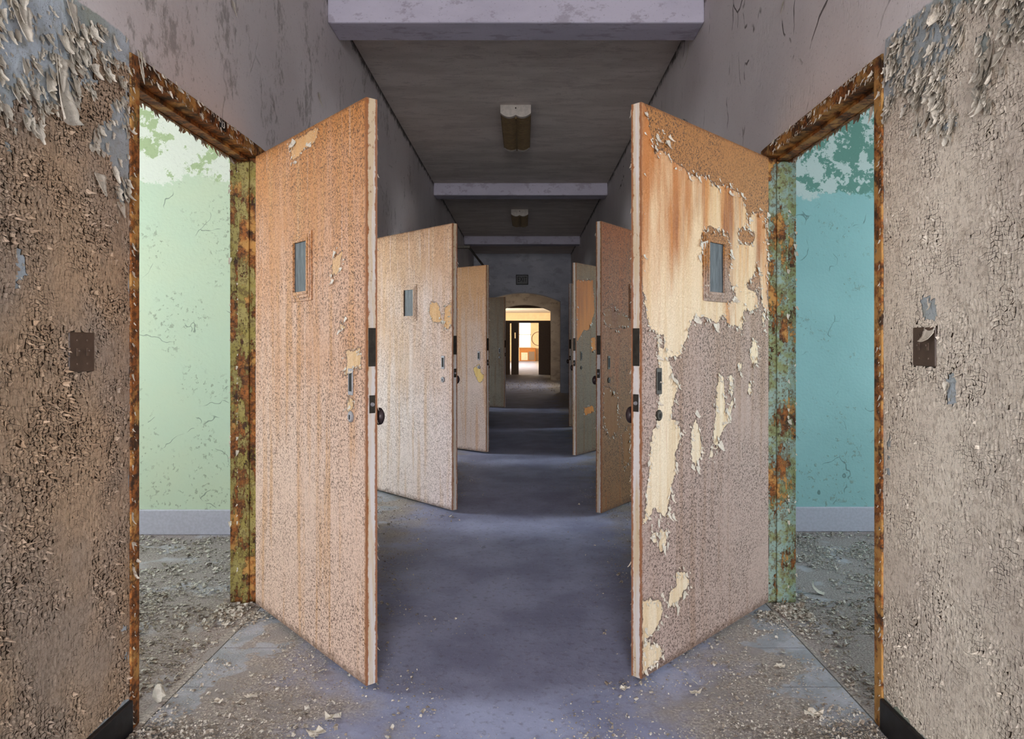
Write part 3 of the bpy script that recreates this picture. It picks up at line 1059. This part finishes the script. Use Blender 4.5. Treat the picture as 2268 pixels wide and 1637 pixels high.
    bb = MB(); bx(bb, ub - 0.003, ub + 0.003, -0.0085, -0.0071, 0.975, 0.992)
    bb.build('keyhole', M['slot'], o)
    b = MB(); b.box(W, W + 0.0025, min(0.008 * s, 0.038 * s), max(0.008 * s, 0.038 * s), 1.175, 1.315)
    b.build('edge_plate', M['steel'], t, 0.001)
    b = MB(); b.box(W, W + 0.0025, min(0.012 * s, 0.036 * s), max(0.012 * s, 0.036 * s), 1.005, 1.070)
    o = b.build('strike_plate', M['steel'], t, 0.001)
    bb = MB(); bb.tube((W + 0.002, 0.024 * s, 1.037), (W + 0.009, 0.024 * s, 1.037), 0.008, 0.006, 16)
    bb.build('latch_bolt', M['chrome'], o)
    b = MB(); b.lathe((W - 0.062, TD * s, 0.985), (0, s, 0), [(0.026, 0), (0.026, 0.005), (0.011, 0.008), (0.011, 0.02), (0.025, 0.025), (0.033, 0.038), (0.032, 0.047), (0.021, 0.055), (0.004, 0.057)])
    b.build('door_knob', M['knob'], t, smooth=True)
    for z in (0.28, 1.08, 1.90):
        b = MB(); b.tube((-0.007, 0.007 * s, z - 0.055), (-0.007, 0.007 * s, z + 0.055), 0.0065, None, 12)
        b.build('hinge', M['steel'], t)
    # ragged paint: flakes on the free arris and along the border of the bare wood
    if flakes:
        rr = random.Random(flakes + int(h.y * 10))
        b = MB()
        for i in range(60):
            z = rr.uniform(0.03, 2.14) ** 1.0
            L = 0.005 + rr.expovariate(1 / 0.006)
            flake(b, (W, TD * s, z), (0.5, s, 0), (rr.gauss(0, .3), 0, -1), min(L, 0.025), min(L, 0.025) * 0.8, rr.uniform(0.3, 2.0), rr.random(), 4, 2)
        for q in pu:
            per = list(zip(q, q[1:] + q[:1]))
            for (a, c) in per:
                ln = math.hypot(c[0] - a[0], c[1] - a[1])
                for k in range(int(ln * flakes)):
                    tt = rr.random()
                    u, z = a[0] + (c[0] - a[0]) * tt + rr.gauss(0, 0.012), a[1] + (c[1] - a[1]) * tt + rr.gauss(0, 0.012)
                    if not (0.01 < u < W - 0.01 and 0.04 < z < 2.13):
                        continue
                    L = min(0.006 + rr.expovariate(1 / 0.008), 0.045)
                    an = rr.gauss(0, 0.7)
                    flake(b, (u, -0.0012 * s, z), (0, -s, 0), (math.sin(an), 0, -math.cos(an)), L, L * rr.uniform(0.4, 0.9), rr.uniform(0.3, 2.6), rr.random(), 4, 3)
        o = b.build('peeling_flakes', M['flake'], t)
        o['kind'] = 'stuff'; o['label'] = 'curled pale paint flakes'
    return t


D = {}
D['l1'] = m_door('orange_crazed_door_paint', S(184, 120, 56), S(210, 182, 164), S(194, 146, 94), S(214, 184, 144), S(190, 124, 58), S(66, 40, 26), 1.0, 0.3, 0.0)
D['l2'] = m_door('pink_crazed_door_paint', S(200, 152, 110), S(230, 212, 208), S(212, 176, 144), S(222, 182, 132), S(196, 126, 64), S(96, 66, 50), 0.8, 0.3, 3.0)
D['l3'] = m_door('peach_door_paint', S(196, 144, 92), S(208, 186, 176), S(200, 150, 104), S(222, 190, 116), S(186, 122, 60), S(88, 66, 48), 0.75, 0.3, 6.0)
D['l4'] = m_door('mottled_door_paint', S(118, 94, 66), S(130, 120, 106), S(116, 84, 50), S(170, 150, 110), S(130, 88, 46), S(54, 46, 38), 0.95, 0.5, 9.0)
D['r1'] = m_door('taupe_crazed_door_paint', S(162, 132, 106), S(178, 156, 146), S(158, 130, 110), S(232, 216, 190), S(182, 108, 38), S(62, 46, 38), 1.0, 0.92, 2.0, S(170, 116, 62), 1.1)
D['r2'] = m_door('rust_streaked_door', S(150, 82, 28), S(136, 96, 58), S(164, 88, 26), S(136, 92, 48), S(110, 54, 18), S(34, 25, 20), 1.0, 0.8, 5.0)
D['r3'] = m_door('grey_patched_door', S(132, 104, 72), S(118, 104, 86), S(120, 86, 46), S(196, 126, 48), S(134, 74, 22), S(52, 44, 36), 1.0, 0.6, 8.0)

c4 = lambda L: [(1370 + x * 0.30534, 190 + y * 0.30534) for x, y in L]
c5 = lambda L: [(1370 + x * 0.30534, 650 + y * 0.30534) for x, y in L]
c6 = lambda L: [(1270 + x * 0.3281, 1100 + y * 0.3281) for x, y in L]
R1_WOOD = [
    c4([(135, 100), (200, 160), (235, 330), (262, 480), (300, 470), (372, 520), (455, 600), (560, 650), (640, 668), (700, 720), (770, 715), (850, 760),
        (890, 800), (915, 880), (945, 1010), (960, 930), (1060, 930), (1072, 1100), (1085, 1640)])
    + c5([(1075, 130), (1060, 180), (1050, 290), (1035, 120), (985, 120), (905, 110), (895, 275), (850, 230), (800, 240), (755, 150), (720, 210), (640, 190),
          (540, 170), (500, 280), (450, 430), (360, 470), (390, 620), (440, 640), (400, 780), (380, 900), (460, 1000), (410, 1180), (400, 1330), (370, 1500), (360, 1637)])
    + c6([(650, 60), (620, 130), (540, 100), (500, 180), (470, 180)])
    + c5([(190, 1637), (205, 1420), (225, 1280), (235, 1150), (245, 1010), (275, 960), (290, 850), (300, 700), (302, 560), (280, 480), (290, 290), (215, 250), (195, 140), (185, 0)])
    + c4([(165, 1500), (160, 900), (150, 400)]),
    c5([(730, 580), (755, 620), (770, 720), (768, 830), (780, 900), (825, 760), (800, 690), (800, 600), (832, 590), (830, 800), (800, 930), (760, 960), (712, 1120), (690, 1085), (700, 900), (716, 700)]),
    c5([(560, 920), (600, 1050), (595, 1180), (562, 1265), (530, 1200), (525, 1000)]),
    c5([(975, 330), (1012, 390), (1010, 500), (975, 512), (950, 440)]),
    c5([(668, 1130), (690, 1150), (680, 1190), (660, 1180)]),
    c5([(940, 640), (965, 640), (955, 740), (938, 710)]),
    c5([(870, 515), (892, 515), (888, 555), (868, 550)]),
    c6([(690, 500), (765, 515), (790, 590), (745, 640), (715, 695), (680, 750), (645, 745), (640, 650), (690, 600)]),
    c6([(465, 700), (600, 705), (600, 790), (555, 910), (500, 960), (462, 970)]),
    c6([(465, 960), (520, 1000), (600, 1010), (590, 1090), (470, 1190)]),
    c6([(590, 225), (635, 235), (620, 330), (595, 370), (575, 330)]),
    c6([(520, 240), (560, 260), (555, 310), (530, 300)]),
]
R1_ISLES = [
    c4([(600, 1060), (660, 1010), (720, 1040), (800, 1070), (815, 1250), (800, 1400), (860, 1540), (800, 1560), (700, 1530), (625, 1510), (610, 1300)]),
    c4([(880, 1030), (960, 1040), (990, 1090), (970, 1160), (880, 1150), (865, 1090)]),
    c4([(1010, 1285), (1025, 1400), (1040, 1560), (1070, 1640), (1020, 1640), (1000, 1500), (930, 1470), (930, 1420), (970, 1400), (990, 1330)]),
    c4([(1072, 950), (1092, 950), (1096, 1290), (1078, 1290)]),
    c4([(262, 340), (330, 330), (345, 380), (310, 420), (262, 410)]),
    c5([(280, 300), (330, 300), (330, 380), (345, 430), (300, 400)]),
]
L1_WOOD = [
    [(641, 318), (705, 283), (697, 315), (672, 330), (665, 345), (648, 352)],
    [(737, 575), (756, 560), (752, 600), (735, 610)],
    [(752, 712), (766, 722), (764, 730), (752, 728)],
    [(766, 780), (798, 770), (800, 815), (780, 812), (764, 830), (770, 800)],
    [(768, 880), (785, 885), (782, 905), (768, 910)],
]
cc7 = lambda L: [(800 + x * 0.4276, 450 + y * 0.4276) for x, y in L]
L2_WOOD = [cc7([(360, 510), (400, 520), (420, 620), (370, 610), (350, 570)]), cc7([(430, 540), (465, 520), (468, 640), (430, 650)])]
L3_WOOD = [cc7([(580, 855), (610, 835), (620, 880), (636, 890), (634, 915), (612, 930), (590, 890)])]
R2_WOOD = [cc7([(1260, 560), (1300, 520), (1330, 560), (1390, 600), (1385, 640), (1300, 650), (1262, 630)]),
           cc7([(1255, 950), (1290, 960), (1330, 1000), (1330, 1180), (1290, 1220), (1255, 1150)]),
           cc7([(1350, 1200), (1390, 1150), (1395, 1330), (1360, 1380)])]
R3_WOOD = [cc7([(1115, 400), (1200, 400), (1210, 560), (1180, 660), (1150, 660), (1118, 720)]),
           cc7([(1150, 1060), (1200, 1050), (1205, 1080), (1160, 1100)]), cc7([(1190, 700), (1215, 690), (1215, 760), (1195, 770)])]

cell_door('orange flush door with small window, wide open from the mint green cell doorway', -1, (-1.283, 3.36), (-0.573, 2.546), D['l1'], L1_WOOD, (), 0.012, flakes=60)
cell_door('pale pink flush door standing open just past the orange crazed door', -1, (-1.283, 6.0), (-0.535, 5.22), D['l2'], L2_WOOD, (), 0.02, flakes=60)
cell_door('peach door with a yellow bare patch below its flush pull, under the door closer', -1, (-1.283, 8.68), (-0.436, 8.01), D['l3'], L3_WOOD, (), 0.03, window=False, flakes=20)
cell_door('dark mottled door standing open nearest to the arched end wall', -1, (-1.283, 14.2), (-0.392, 13.59), D['l4'], (), (), 0.04, window=False)
cell_door('cream and taupe door stripped to bare wood, open from the teal cell doorway', 1, (1.170, 3.38), (0.431, 2.598), D['r1'], R1_WOOD, R1_ISLES, 0.011, flakes=90)
cell_door('rust-brown streaked door partly hidden behind the door stripped to bare wood', 1, (1.170, 6.03), (0.56, 5.135), D['r2'], R2_WOOD, (), 0.02, flakes=50)
cell_door('grey door with an ochre upper panel just past the rust-brown streaked door', 1, (1.170, 8.68), (0.569, 7.78), D['r3'], R3_WOOD, (), 0.03, window=False, flakes=20)
cell_door('dark door edge just visible past the grey door with ochre upper panel', 1, (1.170, 11.46), (0.70, 10.51), D['r3'], (), (), 0.05, window=False)

# ------------------------------------------------------------------ small fixtures
def switch_plate(label, side, P):
    xf, s = (XL, 1) if side < 0 else (XR, -1)
    t = thing('switch_plate', label, 'switch plate', (xf, P[0], P[1]), 0, 'brown switch plates')
    def bx(b, d0, d1, y0, y1, z0, z1):
        b.box(min(s * d0, s * d1), max(s * d0, s * d1), y0, y1, z0, z1)
    b = MB(); bx(b, 0.0, 0.006, -0.058, 0.058, -0.057, 0.057)
    b.build('plate', M['brown'], t, 0.003)
    for y in (-0.023, 0.023):
        b = MB(); bx(b, 0.006, 0.0085, y - 0.0045, y + 0.0045, -0.011, 0.011)
        o = b.build('toggle_slot', M['browns'], t)
        bb = MB(); bx(bb, 0.0085, 0.015, y - 0.003, y + 0.003, 0.001, 0.007)
        bb.build('toggle', M['brown'], o, 0.001)
        for z in (-0.034, 0.034):
            b = MB(); b.lathe((s * 0.006, y, z), (s, 0, 0), [(0.0035, 0), (0.003, 0.0012)], 12)
            b.build('screw', M['browns'], t)


switch_plate('plain brown double switch plate on the tan wall beside the mint doorway', -1, PL)
switch_plate('brown double switch plate under a torn paint flap beside the teal doorway', 1, PR)


def text_mesh(name, s, size, mat, parent, loc, rot, ext=0.0008):
    cu = bpy.data.curves.new(name, 'FONT')
    cu.body = s
    cu.size = size
    cu.extrude = ext
    cu.align_x = 'CENTER'
    cu.align_y = 'CENTER'
    o0 = bpy.data.objects.new(name + '_tmp', cu)
    COL.objects.link(o0)
    dg = bpy.context.evaluated_depsgraph_get()
    me = bpy.data.meshes.new_from_object(o0.evaluated_get(dg))
    bpy.data.objects.remove(o0)
    me.materials.clear(); me.materials.append(mat)
    o = bpy.data.objects.new(name, me)
    COL.objects.link(o)
    o.parent = parent
    o.location = loc
    o.rotation_euler = rot
    return o


# EXIT sign on the end wall
t = thing('exit_sign', 'small faded EXIT sign above the arch of the end wall', 'sign', (-0.063, Y_END, 2.86))
b = MB(); b.box(-0.155, 0.155, -0.04, 0, -0.125, 0.125); b.build('sign_box', M['ink'], t, 0.004)
b = MB(); b.box(-0.137, 0.137, -0.046, -0.0405, -0.107, 0.107); b.build('sign_face', M['sign'], t)
o = text_mesh('lettering', 'EXIT', 0.145, M['ink'], t, (0, -0.0475, 0), (math.pi / 2, 0, 0))
o.scale = (0.80, 1.25, 1)

# number plate on the head of the first frame
yn = wy(489, XL)
t = thing('number_plate', 'tiny black plate numbered 13 on the rusted doorway head', 'number plate', (XL + 0.007, yn, HEAD + 0.025))
b = MB(); b.box(0, 0.002, -0.030, 0.030, -0.021, 0.021); b.build('plate', M['ink'], t)
text_mesh('digits', '13', 0.036, M['white'], t, (0.003, 0, 0), (math.pi / 2, 0, math.pi / 2))


# ceiling lights
def ceiling_light(label, y0):
    t = thing('ceiling_light', label, 'ceiling light', (-0.085, y0, CEIL), 0, 'corridor ceiling lights')
    L, w, h = 1.22, 0.145, 0.105
    b = MB(); b.box(-w, w, 0.05, L - 0.05, -0.035, 0); b.build('housing', M['lampin'], t)
    def wing(x):
        u = abs(x) / w
        return -h + 0.028 * (2 * u - 1) ** 2 * (1 if u > 0.5 else 1) - 0.018 * (1 - u)
    n = 20
    for ya, yb in ((0, 0.05), (L - 0.05, L)):
        b = MB()
        xs = [-w + 2 * w * i / n for i in range(n + 1)]
        for i in range(n):
            q0, q1 = xs[i], xs[i + 1]
            b.face([(q0, ya, wing(q0)), (q1, ya, wing(q1)), (q1, ya, 0), (q0, ya, 0)])
            b.face([(q1, yb, wing(q1)), (q0, yb, wing(q0)), (q0, yb, 0), (q1, yb, 0)])
            b.face([(q0, yb, wing(q0)), (q1, yb, wing(q1)), (q1, ya, wing(q1)), (q0, ya, wing(q0))])
        b.face([(-w, ya, 0), (-w, yb, 0), (-w, yb, wing(w)), (-w, ya, wing(w))])
        b.face([(w, yb, 0), (w, ya, 0), (w, ya, wing(w)), (w, yb, wing(w))])
        o = b.build('end_cap', M['lamp'], t)
        if ya == 0:
            bb = MB(); bb.lathe((0, -0.0005, -0.03), (0, -1, 0), [(0.007, 0), (0.006, 0.002)], 12)
            bb.build('screw', M['slot'], o)
    b = MB()
    m = 36
    for k in range(m):
        y = 0.05 + (L - 0.10) * (k + 0.5) / m
        for i in range(n):
            q0, q1 = -w + 2 * w * i / n, -w + 2 * w * (i + 1) / n
            for yy, rev in ((y - 0.004, 0), (y + 0.004, 1)):
                q = [(q0, yy, wing(q0)), (q1, yy, wing(q1)), (q1, yy, wing(q1) + 0.03), (q0, yy, wing(q0) + 0.03)]
                b.face(q[::-1] if rev else q)
            b.face([(q0, y + 0.004, wing(q0)), (q1, y + 0.004, wing(q1)), (q1, y - 0.004, wing(q1)), (q0, y - 0.004, wing(q0))])
    b.build('louver_slats', M['louver'], t)
    for x, wd, zb in ((-w, 0.006, -h + 0.02), (w - 0.006, 0.006, -h + 0.02), (-0.006, 0.012, -h - 0.012)):
        b = MB(); b.box(x, x + wd, 0.05, L - 0.05, zb, -0.03); b.build('rail', M['louver'], t)


ceiling_light('louvered fluorescent light between the nearest and the middle ceiling beams', 6.68)
ceiling_light('dim louvered fluorescent light between the middle and the farthest ceiling beams', 11.9)

# door closer over the third door
t = thing('mounted_door_closer', 'black door closer arm reaching from the dark wall over the peach door', 'door closer', (-0.92, 10.35, 2.62))
b = MB(); b.box(-0.363, 0.12, -0.04, 0.04, 0.03, 0.07); b.build('bracket', M['steel'], t, 0.004)
b = MB(); b.tube((0.10, 0, 0.05), (0.33, -0.2, -0.25), 0.016, None, 12); b.build('arm', M['steel'], t)

# ------------------------------------------------------------------ litter on the floor
def litter(name, label, n, fx, smin, smean, seed, zt=0.0):
    r = random.Random(seed)
    vs, fs = [], []
    k = 0
    while k < n:
        p = fx(r)
        if p is None:
            continue
        k += 1
        L = min(smin + r.expovariate(1 / smean), 0.03)
        W = L * r.uniform(0.4, 0.9)
        a = r.uniform(0, 6.283)
        ca, sa = math.cos(a), math.sin(a)
        tilt = r.gauss(0, 0.35) * L
        z0 = 0.0012 + r.random() * 0.003
        bs = len(vs)
        for (u, v, h) in ((-1, -1, 0), (1, -.8, 0), (.9, 1, 1), (-.8, .9, 1), (0, -1.1, .15), (0.05, 1.05, .9)):
            u2, v2 = u * L / 2 * r.uniform(0.7, 1.2), v * W / 2 * r.uniform(0.7, 1.2)
            vs.append((p[0] + u2 * ca - v2 * sa, p[1] + u2 * sa + v2 * ca, z0 + abs(tilt) * h + (0.12 * L if abs(u) < 0.5 else 0)))
        fs += [(bs, bs + 4, bs + 5, bs + 3), (bs + 4, bs + 1, bs + 2, bs + 5)]
    b = MB(); b.mesh(vs, fs)
    return tag(b.build(name, M['chips']), label, 'debris', kind='stuff')


KEEP = [((1825 - VPX) / F * (F * CAMZ / (1318 - VPY)), F * CAMZ / (1318 - VPY)), ((352 - VPX) / F * (F * CAMZ / (1556 - VPY)), F * CAMZ / (1556 - VPY))]


def in_cell(side, x, y):
    """is the point on a cell's ground (or in its doorway), not under the corridor wall"""
    d = (XL - x) if side < 0 else (x - XR)
    a, c = (OPEN_L if side < 0 else OPEN_R)[2]
    if d > T + 0.02:
        return True
    return d > 0.012 and a + 0.02 < y < c - 0.02


def corr_pt(r):
    k = r.random()
    if k < 0.05:                       # drifts at the near baseboards
        side = r.choice((-1, 1))
        y, e = 2.14 + abs(r.gauss(0, 0.13)), 0.02 + abs(r.gauss(0, 0.13))
        return (XL + e, y) if side < 0 else (XR - e, y)
    if k < 0.075:                       # drifts at the hinge side of the doorways
        side = r.choice((-1, 1))
        y, e = 3.30 - abs(r.gauss(0, 0.09)), 0.004 + abs(r.gauss(0, 0.05))
        return (XL + e, y) if side < 0 else (XR - e, y)
    y = 2.1 + 5.5 * r.random() ** 1.8
    x = r.uniform(XL + 0.02, XR - 0.02)
    ax = abs(x + 0.056) + max(0, min(0.2, (2.85 - y) * 0.4)) + 0.5 * fbm(x * 3, y * 3, 1.0)
    # little lies on the slate strips, much near the walls and jambs
    e = min(x - XL, XR - x)
    w = max(0.02, min(1, (ax - 0.35) / 0.6)) ** 1.5
    if e < 0.26 and 2.36 < y < 3.4 and fbm(x * 5, y * 5, 7.0) > -0.05:
        w *= 0.08
    return (x, y) if r.random() < w else None


def cell_pt(side, y1):
    def f(r):
        if r.random() < 0.05:
            x = (XL - r.uniform(0.02, 0.16)) if side < 0 else (XR + r.uniform(0.02, 0.16))
            y = 3.38 - abs(r.gauss(0, 0.08))
            return (x, y) if in_cell(side, x, y) else None
        x = r.uniform(-3.0, XL) if side < 0 else r.uniform(XR, 3.0)
        y = r.uniform(2.2, y1)
        w = 0.40 + 0.9 * fbm(x * 3, y * 3, 4.0)
        if any(math.hypot(x - q[0], y - q[1]) < 0.09 for q in KEEP):
            return None
        return (x, y) if r.random() < w and in_cell(side, x, y) else None
    return f


litter('paint_chip_litter', 'loose paint chips scattered over the corridor floor', 45000, corr_pt, 0.0018, 0.0030, 1)
litter('paint_chip_litter', 'carpet of paint chips on the mint green cell floor', 38000, cell_pt(-1, 4.60), 0.0025, 0.0046, 2)
litter('paint_chip_litter', 'carpet of paint chips on the teal cell floor', 38000, cell_pt(1, 4.68), 0.0025, 0.0046, 3)
litter('floor_scrap_litter', 'glinting scraps on the dark lobby floor before the sunny room', 700, lambda r: (r.uniform(-1.2, 1.1), r.uniform(18.3, 23.6)), 0.02, 0.02, 8)


def floor_at(px, py):
    y = F * CAMZ / (py - VPY)
    return (px - VPX) / F * y, y


FRAGS = [
    (352, 1556, 0.06, 'chunk', 'white plaster chunk on the slate sill at the mint doorway'),
    (735, 1592, 0.075, 'leaf', 'curled star-shaped paint flake on the floor before the orange door'),
    (556, 1546, 0.05, 'leaf', 'flat pale paint flake on the floor beside the orange door'),
    (1825, 1318, 0.10, 'roll', 'rolled white paint strip on the teal cell floor'),
    (1727, 1478, 0.045, 'leaf', 'buff paint flake beside the slate strip of the teal doorway'),
    (1802, 1584, 0.075, 'leaf', 'pinkish paint flake near the black baseboard by the teal doorway'),
    (1541, 1537, 0.05, 'leaf', 'small tan flake on the floor before the door stripped to wood'),
    (1385, 1527, 0.045, 'leaf', 'white flake on the bluish floor ahead of the stripped door edge'),
    (700, 1628, 0.07, 'leaf', 'long pale flake at the picture edge before the orange door'),
    (482, 1558, 0.045, 'leaf', 'white flake lying among chips on the mint doorway side'),
]
for (px, py, L, kd, lab) in FRAGS:
    x, y = floor_at(px, py)
    b = MB()
    r = random.Random(px)
    if kd == 'chunk':
        vs = []
        for i in range(9):
            for j in range(6):
                th, ph = 2 * math.pi * i / 9, math.pi * (j + 0.5) / 6
                q = 1 + r.uniform(-0.25, 0.25)
                vs.append((L * .35 * q * math.cos(th) * math.sin(ph), L * .3 * q * math.sin(th) * math.sin(ph), L * .55 + L * .55 * math.cos(ph)))
        fs = [(i * 6 + j, ((i + 1) % 9) * 6 + j, ((i + 1) % 9) * 6 + j + 1, i * 6 + j + 1) for i in range(9) for j in range(5)]
        fs += [tuple(i * 6 for i in range(9))[::-1], tuple(i * 6 + 5 for i in range(9))]
        b.mesh(vs, fs)
        o = b.build('plaster_chunk', M['plaster'])
    elif kd == 'roll':
        a = r.uniform(0, 3)
        flake(b, (0, 0, 0.002), (0, 0, 1), (math.cos(a), math.sin(a), 0), L, L * 0.35, 2.4, px, 10, 5, 0.5, 0.3)
        o = b.build('paint_roll', M['plaster'], smooth=True)
    else:
        n = 14
        top = [(0, 0, 0.004)]
        for i in range(n):
            t_ = 2 * math.pi * i / n
            rad = L * (0.28 + 0.28 * r.random())
            top.append((rad * math.cos(t_), rad * 0.7 * math.sin(t_), 0.004 + L * 0.22 * abs(math.sin(t_ * 1.5 + px)) * r.random() * 1.6))
        b.mesh(top, [(0, i + 1, (i + 1) % n + 1) for i in range(n)])
        o = b.build('paint_flake', M['flake'])
        sm = o.modifiers.new('thick', 'SOLIDIFY'); sm.thickness = 0.001
    o.location = (x, y, 0)
    tag(o, lab, 'plaster chunk' if kd == 'chunk' else 'paint flake', 'larger fragments on the floor')

# ------------------------------------------------------------------ light
def area(name, loc, rot, sx, sy, power, col):
    l = bpy.data.lights.new(name, 'AREA')
    l.shape = 'RECTANGLE'
    l.size, l.size_y = sx, sy
    l.energy = power
    l.color = col
    o = bpy.data.objects.new(name, l)
    COL.objects.link(o)
    o.location = loc
    o.rotation_euler = rot
    return o


SKY = (0.88, 0.94, 1.0)
for i, c in enumerate(CELLS[:-1]):  # daylight of the cells ahead; those behind the camera are added as fill
    kl, kr = (1.0, 1.0, 1.0, 1.35, 1.3, 0.0, 0.8)[i], (1.0, 1.0, 1.0, 1.2, 1.1, 0.9, 0.0)[i]
    if kl:
        area('cell_daylight_and_fill', (OUT_L - 0.15, c + 1.35, 1.85), (0, -math.pi / 2, 0), 1.8, 1.2, 100 * kl, SKY)
    if kr:
        area('cell_daylight_and_fill', (OUT_R + 0.15, c + 1.35, 1.5), (0, math.pi / 2, 0), 1.4, 1.2, 88 * kr, SKY)
area('corridor_back_fill', (-0.05, Y_BACK - 0.1, 1.8), (math.pi / 2, 0, 0), 1.8, 2.6, 650, (1.0, 0.97, 0.98))  # added soft fill from behind the camera, set in the back wall opening
area('lobby_fill', (1.43, 20.8, 1.7), (0, math.pi / 2, 0), 1.6, 1.6, 45, (1.0, 0.9, 0.75))  # added warm fill to lift the lobby; its wall has no window
area('far_room_daylight', (-5.0, 40, 2.0), (0, -math.pi / 2, 0), 2.4, 10, 2600, (1.0, 0.86, 0.66))

w = bpy.data.worlds.new('world')
scene.world = w
w.use_nodes = True
bg = w.node_tree.nodes['Background']
bg.inputs[0].default_value = (0.9, 0.95, 1.0, 1)
bg.inputs[1].default_value = 1.5

# ------------------------------------------------------------------ output look
vs_ = scene.view_settings
vs_.view_transform = 'Standard'
vs_.look = 'None'
vs_.exposure = 0.0
vs_.gamma = 1.0
vs_.use_curve_mapping = False
scene.cycles.max_bounces = 6
scene.cycles.diffuse_bounces = 4
scene.cycles.glossy_bounces = 3
scene.cycles.transmission_bounces = 2
scene.cycles.use_denoising = True
scene.cycles.use_adaptive_sampling = True
scene.cycles.adaptive_threshold = 0.1
scene.cycles.adaptive_min_samples = 20
scene.cycles.sample_clamp_indirect = 6.0
scene.cycles.caustics_reflective = False
scene.cycles.caustics_refractive = False
